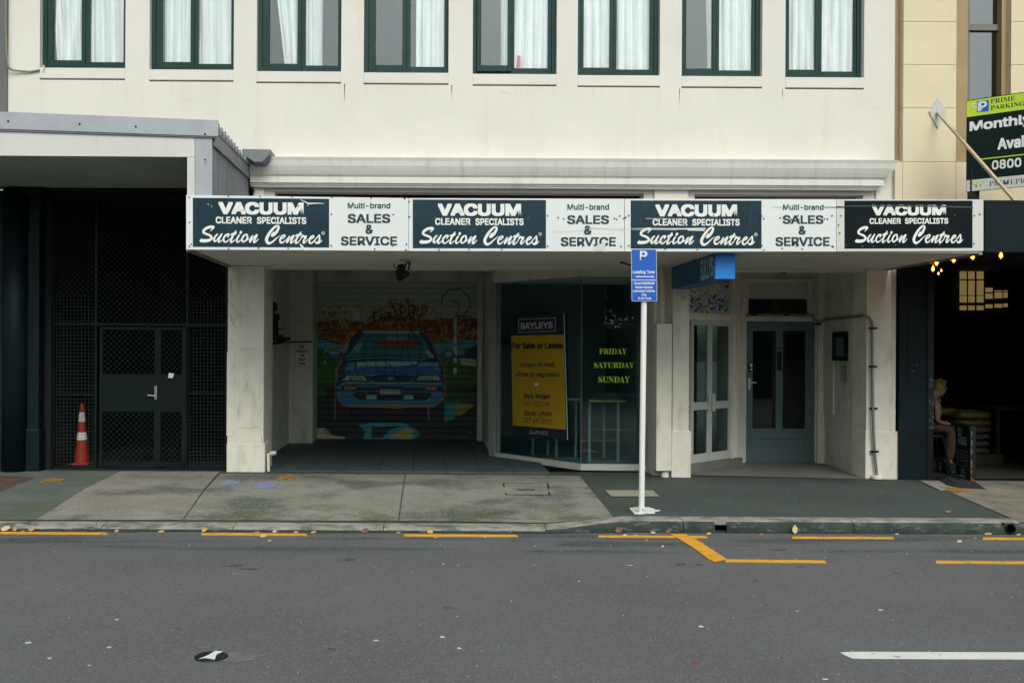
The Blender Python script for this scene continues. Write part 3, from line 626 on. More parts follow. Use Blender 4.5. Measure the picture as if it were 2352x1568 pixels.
# upstairs room
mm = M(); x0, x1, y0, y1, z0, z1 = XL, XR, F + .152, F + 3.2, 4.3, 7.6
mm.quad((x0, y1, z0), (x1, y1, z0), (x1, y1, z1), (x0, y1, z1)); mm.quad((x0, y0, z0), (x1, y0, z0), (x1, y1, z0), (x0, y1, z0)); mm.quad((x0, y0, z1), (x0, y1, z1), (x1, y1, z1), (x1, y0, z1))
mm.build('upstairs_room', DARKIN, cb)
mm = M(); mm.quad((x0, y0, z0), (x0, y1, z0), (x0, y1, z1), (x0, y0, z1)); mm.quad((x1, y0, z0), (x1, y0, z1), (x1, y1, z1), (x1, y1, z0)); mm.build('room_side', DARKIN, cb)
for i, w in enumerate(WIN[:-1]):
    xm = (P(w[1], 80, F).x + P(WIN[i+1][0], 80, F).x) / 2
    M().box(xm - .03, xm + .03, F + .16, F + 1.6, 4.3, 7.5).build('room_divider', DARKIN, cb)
# ground floor pillars
def pillar(px0, px1, y0, y1, zb=-.06, basepx=None, basey=990, pr=.012):
    a, b = P(px0, 850, y0).x, P(px1, 850, y0).x; mm = M()
    mm.box(a, b, y0, y1, zb, ZS - .002); o = mm.build('pillar', CREAM_D, cb, bevel=.008)
    if basepx: M().box(a - .012, P(basepx, 1000, y0).x, y0 - pr, y0 + .3, zb, P(px0, basey, y0).z).build('pillar_base', CREAM_D, cb, bevel=.01)
    return a, b
pillar(522.5, 606, F, 14.24)
M().box(P(521, 900, F).x, P(538, 900, F).x, F - .007, F + .12, P(525, 1001, F).z, P(525, 808, F).z).build('corner_guard', CREAM_D, cb, bevel=.003)
M().box(P(520.5, 1040, F).x, P(608.5, 1040, F).x, F - .005, F + .35, -.02, P(560, 1018, F).z).build('pillar_base', CREAM_D, cb, bevel=.008)
strokes([[(526, 640, .5), (533, 652, .9), (529, 668, .5)], [(524, 690, .4), (536, 700, .8), (545, 704, .4)], [(530, 720, .5), (534, 741, .9), (542, 752, .5)], [(527, 780, .4), (538, 787, .6)], [(552, 800, .3), (580, 802, .5), (590, 799, .3)], [(545, 980, .3), (570, 983, .5), (598, 979, .4)], [(600, 1000, .5), (603, 1030, .8), (598, 1045, .5)], [(536, 808, .5), (537.5, 1000, .6)]], lambda x, y: P(x, y, F), off=.0035).build('crack', mat('crack_dirt', (.09, .085, .075), .9, .2), cb)
mm = M(); mm.tube([P(627, 1040, 13.7), P(617, 1043, 13.62), P(616, 1044, 13.55)], .018); mm.tube([P(616, 1044, 13.55), (P(617, 1075, 13.55).x, 13.55, .0)], .02, 8); mm.cyl(P(631, 1040, 13.72), P(622, 1041, 13.66), .032); mm.build('drain_pipe', CREAM_D, cb)
pillar(1545, 1583, 13.45, 14.1, basepx=1587, basey=989)
M().box(P(1501, 900, 13.62).x, P(1545, 900, 13.62).x + .02, 13.62, 14.1, -.05, ZS - .002).build('wall_return', CREAM_D, cb, bevel=.005)
PB(1508, 743, 1543, 1081, 13.38, .22).build('pipe_casing', CREAM_D, cb, bevel=.006)
mm = M(); xp = P(1523.5, 700, 13.5).x; mm.cyl((xp, 13.55, P(1523, 744, 13.5).z), (xp, 13.55, ZS), .034, n=12); xq = P(1528, 1085, 13.45).x; M().cyl((xq, 13.47, -.04), (xq, 13.47, .05), .055, n=12).build('pipe_foot', CREAM_D, cb)
mm.cyl((xp, 13.55, P(0, 700, 13.5).z), (xp, 13.55, P(0, 697, 13.5).z), .045, n=12); mm.build('down_pipe', CREAM_D, cb, smooth=False)
pillar(1990, 2058, F, 13.95, basepx=2065, basey=990)
mm = M(); a, b = P(1990, 800, F).x, P(2058, 800, F).x
mm.box(a + .05, a + .062, F - .006, F + .01, P(0, 985, F).z, ZS - .01); mm.box(b - .062, b - .05, F - .006, F + .01, P(0, 985, F).z, ZS - .01); mm.build('pillar_bead', CREAM_D, cb)
# garage alcove
mm = M()
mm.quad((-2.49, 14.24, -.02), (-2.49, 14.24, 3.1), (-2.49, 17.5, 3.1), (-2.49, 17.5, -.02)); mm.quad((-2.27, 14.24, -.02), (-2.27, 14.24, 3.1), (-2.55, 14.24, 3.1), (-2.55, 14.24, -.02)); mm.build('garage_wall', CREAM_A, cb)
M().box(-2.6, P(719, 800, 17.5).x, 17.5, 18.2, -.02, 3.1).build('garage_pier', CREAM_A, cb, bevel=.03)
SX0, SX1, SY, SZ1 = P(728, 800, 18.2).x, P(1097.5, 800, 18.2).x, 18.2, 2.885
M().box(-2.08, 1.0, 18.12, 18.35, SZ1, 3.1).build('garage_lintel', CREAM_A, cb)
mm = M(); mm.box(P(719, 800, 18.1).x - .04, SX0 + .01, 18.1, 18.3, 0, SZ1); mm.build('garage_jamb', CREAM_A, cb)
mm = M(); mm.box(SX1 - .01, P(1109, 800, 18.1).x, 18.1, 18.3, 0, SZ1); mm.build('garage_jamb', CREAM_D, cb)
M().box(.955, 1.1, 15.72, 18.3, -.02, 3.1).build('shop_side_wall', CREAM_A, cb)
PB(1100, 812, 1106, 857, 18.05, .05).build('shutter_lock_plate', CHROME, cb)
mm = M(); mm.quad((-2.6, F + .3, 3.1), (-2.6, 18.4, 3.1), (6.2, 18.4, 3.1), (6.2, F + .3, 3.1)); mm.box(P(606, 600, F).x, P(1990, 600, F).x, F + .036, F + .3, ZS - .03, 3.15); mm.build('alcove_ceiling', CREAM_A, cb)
mm = M()
for i in range(9):
    x0 = -2.6 + i * .47; mm.box(x0 + .004, x0 + .466, 13.62, 18.35, -.05, .002)
mm.build('driveway', FLOORG, cb)
# roller door with painted car mural ------------------------------------------------
Hh, Wh = 661, 674
mur = np.zeros((Hh, Wh, 3), np.float32); mur[:] = (.235, .27, .225)
yy, xx = np.mgrid[0:Hh, 0:Wh]; XX = xx * 2 + 90.; YY = yy * 2 + 125.
rs = np.random.RandomState(3)
NS_ = 26
def pol(pts, c, a=1.0):
    ins = np.zeros(XX.shape, bool); n = len(pts)
    for i in range(n):
        (x0, y0), (x1, y1) = pts[i], pts[(i + 1) % n]
        if y0 == y1: continue
        cnd = ((y0 > YY) != (y1 > YY)) & (XX < (x1 - x0) * (YY - y0) / (y1 - y0) + x0); ins ^= cnd
    mur[ins] = mur[ins] * (1 - a) + np.array(c, np.float32) * a
def lin(pts, w, c, a=1.0):
    msk = np.zeros(XX.shape, bool)
    for (x0, y0), (x1, y1) in zip(pts, pts[1:]):
        L = (x1-x0)**2 + (y1-y0)**2 + 1e-6; t = np.clip(((XX-x0)*(x1-x0) + (YY-y0)*(y1-y0)) / L, 0, 1)
        msk |= (XX - x0 - t*(x1-x0))**2 + (YY - y0 - t*(y1-y0))**2 < (w/2)**2
    mur[msk] = mur[msk] * (1 - a) + np.array(c, np.float32) * a
def ell(cx, cy, rx, ry, c, a=1.0): 
    k = ((XX-cx)/rx)**2 + ((YY-cy)/ry)**2 < 1; mur[k] = mur[k]*(1-a) + np.array(c, np.float32)*a
AUT = [(.36, .14, .018), (.22, .055, .012), (.15, .03, .009), (.38, .21, .035), (.05, .018, .008)]
pol([(60, 470), (300, 440), (500, 470), (700, 400), (1000, 440), (1437, 420), (1437, 650), (60, 640)], (.13, .045, .014))
for i in range(620):
    x = rs.uniform(80, 1437); y = rs.uniform(330, 640) if abs(x - 770) > 120 else rs.uniform(270, 600)
    if x > 1100: y = max(y, rs.uniform(400, 640))
    a = rs.uniform(-1.4, -.2) if x < 700 else rs.uniform(-2.6, -.8); l = rs.uniform(15, 70)
    lin([(x, y), (x + l*math.cos(a), y + l*math.sin(a)*.8)], rs.uniform(5, 16), AUT[rs.randint(5)], .85)
for i in range(160):
    x = rs.uniform(80, 1437); y = rs.uniform(590, 680); a = rs.uniform(-.3, .3); l = rs.uniform(20, 60)
    if 300 < x < 1100: continue
    lin([(x, y), (x + l*math.cos(a), y + l*math.sin(a))], rs.uniform(5, 13), AUT[rs.randint(5)], .9)
for i in range(90):
    x = rs.uniform(80, 1437); y = rs.uniform(430, 640); l = rs.uniform(10, 45)
    lin([(x, y), (x + l, y + rs.uniform(-10, 10))], rs.uniform(4, 11), [(.05, .16, .17), (.28, .33, .28), (.06, .03, .01), (.02, .02, .02)][rs.randint(4)], .7)
for i in range(26):
    x = rs.uniform(100, 520); y = rs.uniform(360, 520); lin([(x, y), (x - 30, y - 60)], rs.uniform(6, 16), (.30, .32, .27), .8)
for i in range(30):
    x = rs.uniform(980, 1400); y = rs.uniform(330, 420); lin([(x, y), (x + 50, y + rs.uniform(-8, 8))], rs.uniform(5, 14), (.30, .32, .28), .8)
pol([(385, 350), (440, 350), (450, 450), (390, 455)], (.34, .36, .32))
pol([(80, 610), (180, 615), (290, 650), (290, 735), (80, 730)], (.06, .26, .28)); pol([(1040, 640), (1200, 620), (1437, 600), (1437, 745), (1090, 745)], (.045, .20, .22))
lin([(80, 605), (150, 608), (260, 640), (290, 650)], 12, (.01, .015, .015))
pol([(60, 730), (300, 730), (250, 1010), (60, 1010)], (.015, .085, .018)); pol([(1090, 740), (1437, 740), (1437, 1010), (1160, 1010)], (.015, .075, .02))
ell(160, 880, 60, 60, (.02, .12, .02), .7); ell(1300, 880, 70, 50, (.03, .1, .03), .6); ell(155, 800, 14, 8, (.1, .45, .35)); pol([(80, 690), (150, 690), (150, 730), (80, 730)], (.02, .05, .06)); pol([(1330, 690), (1437, 650), (1437, 760), (1330, 760)], (.015, .04, .05))
pol([(1285, 765), (1420, 770), (1425, 830), (1300, 815)], (.28, .32, .28)); 
pol([(60, 1005), (1437, 1005), (1437, 1447), (60, 1447)], (.010, .018, .018))
ell(130, 1060, 45, 35, (.015, .07, .02)); pol([(1150, 1040), (1437, 1050), (1437, 1130), (1160, 1120)], (.012, .05, .015))
pol([(1160, 1130), (1290, 1130), (1240, 1280), (1160, 1290)], (.025, .16, .19)); pol([(1260, 1135), (1420, 1150), (1300, 1240), (1255, 1240)], (.20, .17, .05))
pol([(440, 1325), (560, 1308), (830, 1310), (900, 1350), (960, 1400), (900, 1445), (480, 1445), (500, 1380)], (.025, .17, .22)); pol([(720, 1410), (850, 1350), (900, 1360), (890, 1445), (700, 1445)], (.24, .21, .06)); pol([(550, 1345), (800, 1333), (700, 1372), (640, 1435), (550, 1435)], (.01, .02, .02))
pol([(90, 1355), (170, 1357), (220, 1415), (330, 1430), (330, 1447), (90, 1447)], (.30, .27, .16)); lin([(150, 1365), (180, 1410)], 7, (.02, .02, .02)); lin([(170, 1362), (200, 1410)], 7, (.02, .02, .02))
for i in range(40): x = rs.uniform(1250, 1430); y = rs.uniform(1200, 1440); lin([(x, y), (x + rs.uniform(5, 40), y)], rs.uniform(3, 8), (.03, .09, .09), .7)
for y0, y1 in ((430, 560), (570, 640), (660, 740), (760, 800), (840, 895)): pol([(1236, y0), (1262, y0), (1262, y1), (1236, y1)], (.42, .45, .42))
lin([(1130, 310), (1135, 250), (1190, 185), (1290, 182), (1365, 250), (1370, 330), (1310, 405)], 13, (.03, .10, .08)); lin([(1225, 285), (1270, 292), (1275, 350), (1240, 420)], 10, (.03, .1, .08)); lin([(1265, 405), (1380, 410), (1385, 480), (1340, 490)], 10, (.02, .04, .05))
OR = (.26, .12, .03); DK = (.006, .014, .02); BL = (.03, .12, .20); TE = (.07, .25, .30)
pol([(245, 1100), (370, 1130), (365, 1285), (248, 1290)], DK); pol([(1030, 1150), (1160, 1100), (1158, 1285), (1030, 1290)], DK); pol([(360, 1150), (1035, 1150), (1010, 1300), (380, 1300)], (.004, .006, .007))
body = [(440, 528), (960, 528), (1030, 590), (1112, 775), (1150, 840), (1163, 960), (1165, 1060), (1140, 1130), (1060, 1165), (330, 1165), (275, 1130), (250, 1050), (250, 960), (262, 840), (300, 775), (330, 640), (385, 590)]
lin(body[2:] + body[:3], 16, OR); pol(body, (.010, .035, .06))
lin([(245, 840), (245, 1285)], 8, OR); lin([(370, 1170), (620, 1175), (760, 1185), (860, 1170), (1025, 1172), (1028, 1280)], 10, OR)
lin([(480, 545), (940, 545)], 18, (.26, .40, .40)); 
pol([(470, 572), (945, 572), (1075, 765), (700, 742), (330, 762)], (.028, .14, .18)); ell(770, 640, 185, 48, (.16, .045, .02), .9); pol([(640, 575), (860, 575), (850, 615), (660, 615)], (.12, .26, .26)); pol([(385, 690), (440, 630), (480, 640), (440, 710)], (.18, .34, .36), .8); pol([(310, 740), (330, 640), (370, 610), (345, 690)], (.12, .28, .34)); pol([(1000, 710), (1020, 690), (1070, 750), (1040, 750)], (.35, .42, .4))
lin([(345, 755), (420, 690), (470, 600), (500, 565), (930, 562), (970, 590), (1060, 760)], 6, TE)
lin([(335, 765), (700, 745), (1090, 775)], 8, (.008, .02, .03)); lin([(340, 780), (520, 765), (700, 760), (1000, 775)], 8, TE)
pol([(325, 850), (340, 810), (420, 795), (700, 778), (1000, 795), (1110, 812), (1128, 900), (950, 892), (880, 905), (560, 905), (330, 890)], (.022, .10, .30))
pol([(415, 795), (930, 790), (930, 812), (800, 830), (560, 835), (430, 832)], (.26, .38, .42)); pol([(330, 830), (400, 798), (420, 830), (560, 838), (430, 850), (330, 870)], TE); pol([(950, 800), (1110, 800), (1110, 870), (1060, 830), (930, 840)], TE)
lin([(330, 890), (560, 910), (620, 900)], 8, TE); lin([(860, 905), (940, 890), (1125, 900)], 8, TE); lin([(300, 790), (265, 850), (255, 950)], 5, TE)
for cx, rx in ((232, 66), (1187, 52)):
    ell(cx, 738, rx + 12, 48, OR); ell(cx, 738, rx + 4, 40, DK); ell(cx, 735, rx - 6, 30, (.03, .14, .30)); ell(cx + 8, 722, rx - 22, 14, (.14, .33, .40))
pol([(290, 960), (340, 900), (490, 905), (528, 960)], DK); pol([(300, 952), (345, 910), (480, 914), (512, 952)], (.36, .42, .36)); pol([(375, 912), (470, 915), (480, 950), (380, 950)], (.20, .27, .22)); pol([(915, 955), (945, 902), (1118, 902), (1140, 955)], DK); pol([(928, 948), (952, 912), (1108, 912), (1128, 948)], (.30, .38, .33)); pol([(955, 914), (1055, 914), (1050, 946), (945, 946)], (.18, .26, .25)); lin([(1060, 912), (1055, 950)], 5, DK); lin([(370, 912), (378, 950)], 5, DK)
pol([(548, 920), (600, 905), (830, 905), (882, 920), (868, 960), (800, 974), (620, 974), (562, 958)], (.004, .008, .01)); lin([(580, 938), (860, 938)], 6, (.2, .32, .36)); ell(708, 935, 28, 14, (.08, .25, .38)); lin([(530, 930), (560, 965), (620, 985), (800, 985), (880, 960), (905, 930)], 7, TE)
pol([(255, 1000), (330, 968), (1130, 968), (1162, 1000), (1160, 1030), (255, 1030)], (.03, .13, .24)); lin([(290, 990), (330, 972), (1130, 976), (1155, 990)], 7, (.16, .34, .4)); pol([(300, 1000), (1150, 1002), (1150, 1034), (300, 1034)], (.006, .012, .02))
pol([(318, 1006), (424, 1006), (424, 1030), (318, 1030)], (.30, .09, .02)); pol([(1002, 1006), (1095, 1006), (1095, 1030), (1002, 1030)], (.30, .09, .02)); lin([(430, 1004), (600, 1004)], 5, TE); lin([(820, 1004), (990, 1004)], 5, TE)
pol([(255, 1042), (620, 1036), (800, 1036), (1152, 1042), (1140, 1110), (1080, 1155), (330, 1155), (275, 1115)], (.03, .13, .27)); pol([(385, 1078), (420, 1050), (1040, 1050), (1058, 1078), (1000, 1122), (450, 1122)], (.006, .012, .016)); lin([(385, 1078), (440, 1128), (1000, 1128), (1058, 1078)], 6, TE); lin([(262, 1045), (290, 1130), (340, 1157), (1080, 1157), (1150, 1100)], 6, TE)
for a, b in ((508, 592), (820, 902)): pol([(a, 1077), (b, 1077), (b, 1111), (a, 1111)], (.20, .36, .38))
pol([(618, 1024), (797, 1024), (797, 1070), (618, 1070)], DK); pol([(624, 1029), (792, 1029), (792, 1066), (624, 1066)], (.36, .42, .38))
SEG = {'S': [(1,0),(0,0),(0,1),(1,1),(1,2),(0,2)], 'E': [(1,0),(0,0),(0,1),(.8,1),(0,1),(0,2),(1,2)], '3': [(0,0),(1,0),(1,1),(.2,1),(1,1),(1,2),(0,2)], '8': [(0,0),(1,0),(1,1),(0,1),(0,0),(0,2),(1,2),(1,1)], '2': [(0,0),(1,0),(1,1),(0,1),(0,2),(1,2)], '0': [(0,0),(1,0),(1,2),(0,2),(0,0)], '1': [(.5,0),(.5,2)]}
for i, ch in enumerate('SE3388'): lin([(636 + i*27 + x*16, 1036 + y*12) for x, y in SEG[ch]], 5, DK)
for i, ch in enumerate('2010'): lin([(782 + i*26 + x*16, 853 + y*16) for x, y in SEG[ch]], 4, (.006, .012, .03))
BK = (.008, .012, .014)
for pth, w in (([(600, 375), (565, 400), (570, 450), (610, 450), (625, 400), (640, 470)], 16), ([(650, 400), (655, 440), (690, 440), (700, 380)], 14), ([(730, 330), (760, 400), (830, 360), (790, 330), (800, 430), (860, 400)], 18), ([(850, 350), (880, 430), (910, 330), (850, 330)], 18), ([(930, 350), (925, 390), (960, 400), (980, 320), (1000, 370), (940, 430), (945, 480)], 13),
               ([(650, 570), (665, 700), (665, 900)], 9), ([(650, 570), (690, 620)], 8), ([(490, 600), (490, 780)], 10), ([(500, 580), (560, 640), (570, 780)], 9), ([(760, 520), (770, 640)], 8), ([(840, 580), (800, 700), (800, 800)], 9), ([(870, 520), (850, 640), (865, 800), (940, 810), (960, 700), (950, 640), (880, 520)], 9), ([(870, 520), (940, 640)], 8), ([(960, 560), (960, 760)], 9),
               ([(420, 790), (410, 860), (440, 920)], 11), ([(430, 795), (500, 800), (500, 860), (460, 850)], 9), ([(580, 800), (590, 860), (570, 900)], 10), ([(665, 800), (740, 860), (740, 900)], 9), ([(880, 800), (930, 850), (940, 900)], 9), ([(330, 800), (370, 950)], 7), ([(580, 640), (960, 640)], 7)):
    lin([tuple(q[:2]) for q in smooth_path([(x, y, 0) for x, y in pth], 5)], w * .8, BK, .92)
mur *= (1 + (rs.rand(Hh, Wh, 1) - .5) * .16); mur[[r_ for q_ in range(1, NS_) for r_ in (q_ * Hh // NS_, q_ * Hh // NS_ + 1)]] *= .55  # dark groove lines at the slat joints painted into the mural
for _b in range(2):
    mur = (mur + np.roll(mur, 1, 0) + np.roll(mur, -1, 0) + np.roll(mur, 1, 1) + np.roll(mur, -1, 1)) / 5
mur *= 2.2; mur = np.clip(mur, 0, .8)
MUR = imgmat('car_mural_paint', mur, .55)
rd = empty('roller_door', ((SX0 + SX1) / 2, SY, 0.0), parent=cb)
NS = 26
for i in range(NS):
    v1 = i / NS; v0 = (i + 1) / NS; z1 = SZ1 - (SZ1 - .015) * v1; z0 = SZ1 - (SZ1 - .015) * v0; h = z1 - z0; mm = M()
    pr = [(0, 0.0), (.06, .005), (.12, -.004), (.9, -.004), (.96, .003), (1, .003)]
    for (t0, d0), (t1, d1) in zip(pr, pr[1:]):
        za, zb_ = z1 - h * t0, z1 - h * t1; va, vb = 1 - (v1 + (v0 - v1) * t0), 1 - (v1 + (v0 - v1) * t1)
        mm.quad((SX0, SY + d1, zb_), (SX1, SY + d1, zb_), (SX1, SY + d0, za), (SX0, SY + d0, za), uv=[(0, vb), (1, vb), (1, va), (0, va)])
    mm.build('slat', MUR, rd)
M().box(-3, 1.6, 18.36, 18.6, -.05, 3.2).build('garage_back', BLACK, cb)
# gas/water fittings and cable on the alcove wall
zz = Z(1000, 1080, 6.533)
ug = empty('pipe_fittings', P(636, 740, 15.6), 'small dark pipework and valve on a bracket on the garage alcove wall', 'pipe fittings')
def WL(x, y, dx=0.06): p = zz(x, y); a, b = ab(*p); X = -2.49 + dx; Y = X * FPX / a; return Vector((X, Y, HC - b * Y / FPX))
mm = M(); mm.cyl(WL(165, 360), WL(165, 560), .055); mm.cyl(WL(165, 330), WL(165, 362), .03); mm.tube([WL(165, 560), WL(170, 640), WL(250, 650), WL(265, 740), WL(240, 800), WL(265, 1000), WL(255, 1130)], .02); mm.tube([WL(165, 600), WL(180, 1150)], .018); mm.tube([WL(215, 640), WL(205, 1140)], .014); mm.tube([WL(210, 490), WL(250, 490)], .015); mm.build('pipework', BLACK, ug)
mm = M(); mm.cyl(WL(170, 1170), WL(380, 1180), .03); mm.cyl(WL(260, 660), WL(280, 760), .03); mm.build('valve', BLACK, ug)
mm = M(); a, b = WL(130, 1215), WL(515, 1290); mm.box(-2.488, -2.38, min(a.y, b.y), max(a.y, b.y), b.z, b.z + .06); mm.tube([WL(130, 1370, .03), WL(420, 1310, .03)], .02); mm.build('bracket', GATEM, ug)
M().cyl(WL(290, 1010), WL(430, 1003), .01).build('lever', mat('rust_orange', (.25, .09, .02), .7, .2, 20), ug)
cp = [WL(420, 1310, .02), WL(540, 1335, .02), Vector((-2.44, 17.48, P(672, 785, 17.5).z)), P(700, 785, 17.47), P(716, 785, 17.47)]
M().tube(cp, .012, 6).build('cable', BLACK, label='thin black cable running along the garage alcove wall above the tow away sign', cat='cable')
# no parking sign
zs = Z(600, 900, 1.743)
ns = empty('tow_away_sign', P(693, 840, 17.48), 'small white NO PARKING TOW AWAY ZONE notice on the alcove pier', 'sign')
(x0, y0), (x1, y1) = zs(866, 672), zs(989, 832)
PB(x0, y0, x1, y1, 17.485, .012).build('plate', mat('dull_white_plate', (.78, .78, .74), .5, .05, 6), ns)
mm = M(); ins = [zs(880, 682), zs(975, 828)]; t = .55
for q in ((ins[0][0], ins[0][1], ins[1][0], ins[0][1]+t), (ins[0][0], ins[1][1]-t, ins[1][0], ins[1][1]), (ins[0][0], ins[0][1]+t, ins[0][0]+t, ins[1][1]-t), (ins[1][0]-t, ins[0][1]+t, ins[1][0], ins[1][1]-t)):
    pbox(mm, *q, 17.483, .0015)
mm.build('border', LETD, ns)
for bd, a, b, c_, d in (('NO', 912, 688, 941, 707), ('PARKING', 886, 717, 969, 735), ('TOW', 907, 745, 946, 763), ('AWAY', 900, 771, 954, 789), ('ZONE', 902, 798, 952, 815)):
    p, q = zs(a, b), zs(c_, d); tpx(bd, p[0], p[1], q[0], q[1], 17.485, RED, ns, bold=.028, off=.003)

# ------------------------------------------------------------------ corner shop window
A, B, C = Vector((.975, 15.60, 0)), Vector((2.127, 14.10, 0)), Vector((3.085, 14.08, 0))
ZH = 2.715
sw = empty('shop_window', (2.1, 14.1, 0), parent=cb)
def wallseg(a, b, z0, z1, th, mm, off=0):
    d = (b - a).normalized(); n = Vector((d.y, -d.x, 0))
    if n.y > 0: n = -n
    p, q = a - n * off, b - n * off; r_, s_ = q - n * th, p - n * th
    mm.prism([Vector((t.x, t.y, z0)) for t in (p, q, r_, s_)][::-1], (0, 0, z1 - z0)); return mm
wallseg(A, B, .062, ZH, .010, M(), .02).build('pane', SHOPGL, sw)
wallseg(B, C, .062, ZH, .010, M(), .02).build('pane', SHOPGL, sw)
mm = M(); wallseg(A, B, -.03, .06, .06, mm); wallseg(B, C, -.03, .06, .06, mm, .001); mm.build('sill', mat('white_sill', (.55, .55, .53), .5, .05, 5), sw)
mm = M(); dAB = (B - A).normalized()
for k, (w0, w1) in enumerate(((-.10, -.06), (-.05, -.01), (.0, .045))): 
    wallseg(A + dAB * w0, A + dAB * w1, 0, ZH + (.04 if k < 2 else 0), .05, mm)
mm.build('frame_post', ALUM, sw)
M().box(3.05, 3.10, 14.05, 14.13, 0, ZH).build('frame_post', ALUM, sw)
wallseg(B - dAB * .004, B + Vector((.004, 0, 0)), .06, ZH, .03, M()).build('joint_bead', mat('sealant', (.14, .16, .15), .5, 0), sw)
M().prism([Vector(t) for t in ((.955, 15.7, ZH), (A.x, A.y, ZH), (B.x, B.y, ZH), (3.2, 14.08, ZH), (3.2, 15.9, ZH), (.955, 15.9, ZH))], (0, 0, .40)).build('bulkhead', CREAM_A, cb)
# shop inside
mm = M(); mm.quad((1.1, 17.8, 0), (4.0, 17.8, 0), (4.0, 17.8, 3), (1.1, 17.8, 3)); mm.quad((3.12, 14.1, 0), (3.12, 17.8, 0), (3.12, 17.8, 3), (3.12, 14.1, 3)); mm.quad((1.105, 15.6, 0), (1.105, 17.8, 0), (1.105, 17.8, 3), (1.105, 15.6, 3))
mm.build('shop_inside_wall', mat('shop_inside', (.12, .235, .26), .8, .1), cb)
M().prism([Vector(t) for t in ((1.0, 15.7, -.02), (2.14, 14.2, -.02), (3.1, 14.15, -.02), (3.1, 17.8, -.02), (1.1, 17.8, -.02))], (0, 0, .03)).build('shop_floor', mat('blue_floor', (.03, .20, .34), .5, .15, 2), cb)
def table(x0, x1, y0, y1, h, nm, lab, legs):
    t = empty(nm, ((x0 + x1) / 2, (y0 + y1) / 2, .01), lab, 'table')
    M().box(x0, x1, y0, y1, h - .035, h).build('table_top', mat(nm + '_top', (.40, .33, .16), .5, .1, 4), t, bevel=.004)
    for x, y in legs:
        prof = []; n = 44
        for i in range(n): z = .012 + (h - .05) * i / n; prof += [(.017, z), (.024, z + .006), (.024, z + .010), (.017, z + .014)]
        M().lathe((x, y, 0), prof, 8).build('leg', mat('wrapped_leg', (.34, .42, .44), .6, .05) if 'wl' not in WL_ else WL_['wl'], t)
    M().box(x0 + .02, x1 - .02, y0 + .02, y1 - .02, .011, .022).build('foot_board', mat('foot_board', (.2, .2, .13), .6, .1), t)
WL_ = {'wl': mat('wrapped_leg', (.34, .42, .44), .6, .05)}
ta = P(1350, 920, 14.75); tb = P(1436, 920, 14.75)
table(ta.x, tb.x, 14.7, 15.3, P(1390, 918, 14.7).z, 'high_table', 'high wooden table with white wrapped legs right of the window joint', [(P(1354, 950, 14.75).x, 14.75), (P(1420, 950, 14.75).x, 14.75), (P(1388, 950, 15.2).x, 15.22)])
table(P(1220, 950, 15.1).x, P(1335, 950, 15.1).x, 15.15, 15.75, P(1300, 915, 15.1).z, 'display_table', 'second high table inside, partly behind the yellow poster', [(P(1226, 950, 15.5).x, 15.6), (P(1279, 950, 15.2).x, 15.22), (P(1323, 950, 15.2).x, 15.22), (P(1259, 950, 15.6).x, 15.65)])
# poster on the angled pane
zE = Z(1780, 1000, 1.96); nAB = Vector((dAB.y, -dAB.x, 0)); nAB = -nAB if nAB.y > 0 else nAB
p0 = A + nAB * .004
def E(x, y): return PL(*zE(x, y), p0, nAB)
po = empty('lease_poster', E(475, 1260), 'tall yellow and navy For Sale or Lease poster on the angled shop window', 'poster')
def eq(mm, pts, off, th=.0015): return mm.prism([E(*q) + nAB * off for q in pts], -nAB * th)
eq(M(), [(268, 368), (655, 345), (682, 1270), (282, 1250)], .002, .004).build('backing', NAVP, po)
eq(M(), [(269, 506), (656, 498), (672, 1196), (281, 1164)], .0036).build('yellow_sheet', YELPOST, po)
mm = M(); eq(mm, [(655, 345), (659, 343), (686, 1271), (682, 1270)], .003, .003); mm.build('edge', LETW, po)
mm = M()
for q in ([(322, 386), (596, 373), (596, 377), (322, 390)], [(322, 480), (596, 471), (596, 475), (322, 484)], [(322, 390), (326, 390), (326, 480), (322, 480)], [(592, 377), (596, 377), (596, 471), (592, 471)]): eq(mm, q, .0036)
mm.build('logo_border', mat('poster_grey', (.45, .45, .43), .5, 0), po)
PG = bpy.data.materials['poster_grey']
def et(b, x0, y0, x1, y1, m, sk=0.0, **k): text(b, [E(x0, y0), E(x1, y0 + sk), E(x1, y1 + sk), E(x0, y1)], m, po, off=.0042, **k)
et('BAYLEYS', 340, 410, 575, 461, PG, -8, bold=.03)
et('For Sale or Lease', 274, 556, 650, 604, NAVP, -2, bold=.04)
et('•50sqm of retail', 332, 702, 588, 745, NAVP, -1, bold=.022); et('•Price by negotation', 302, 770, 624, 816, NAVP, 2, bold=.022)
et('Mark Walker', 362, 930, 558, 968, NAVP, 4, bold=.022); et('021 320 280', 368, 985, 556, 1020, NAVP, 5, bold=.006)
et('Sarah Lyford', 367, 1055, 565, 1100, NAVP, 6, bold=.022); et('027 497 0019', 363, 1108, 572, 1144, NAVP, 8, bold=.006); et('04 499 6022', 407, 1200, 537, 1228, PG, 7)
eq(M(), [(443, 854), (467, 854), (467, 873), (443, 873)], .0042).build('paper_tag', LETW, po)
# days of the week on the straight pane
nBC = Vector((0, -1, 0))
def BCp(x, y): return PL(*zE(x, y), (0, 14.085, 0), nBC)
days = empty('window_lettering', BCp(1024, 850), 'yellow green lettering FRIDAY SATURDAY SUNDAY on the dark shop window', 'window lettering')
for b, x0, y0, x1, y1 in (('FRIDAY', 915, 600, 1118, 641), ('SATURDAY', 877, 702, 1172, 744), ('SUNDAY', 910, 805, 1140, 851)):
    text(b, [BCp(x0, y0), BCp(x1, y0), BCp(x1, y1), BCp(x0, y1)], LETY, days, serif=True, bold=0, off=.004)

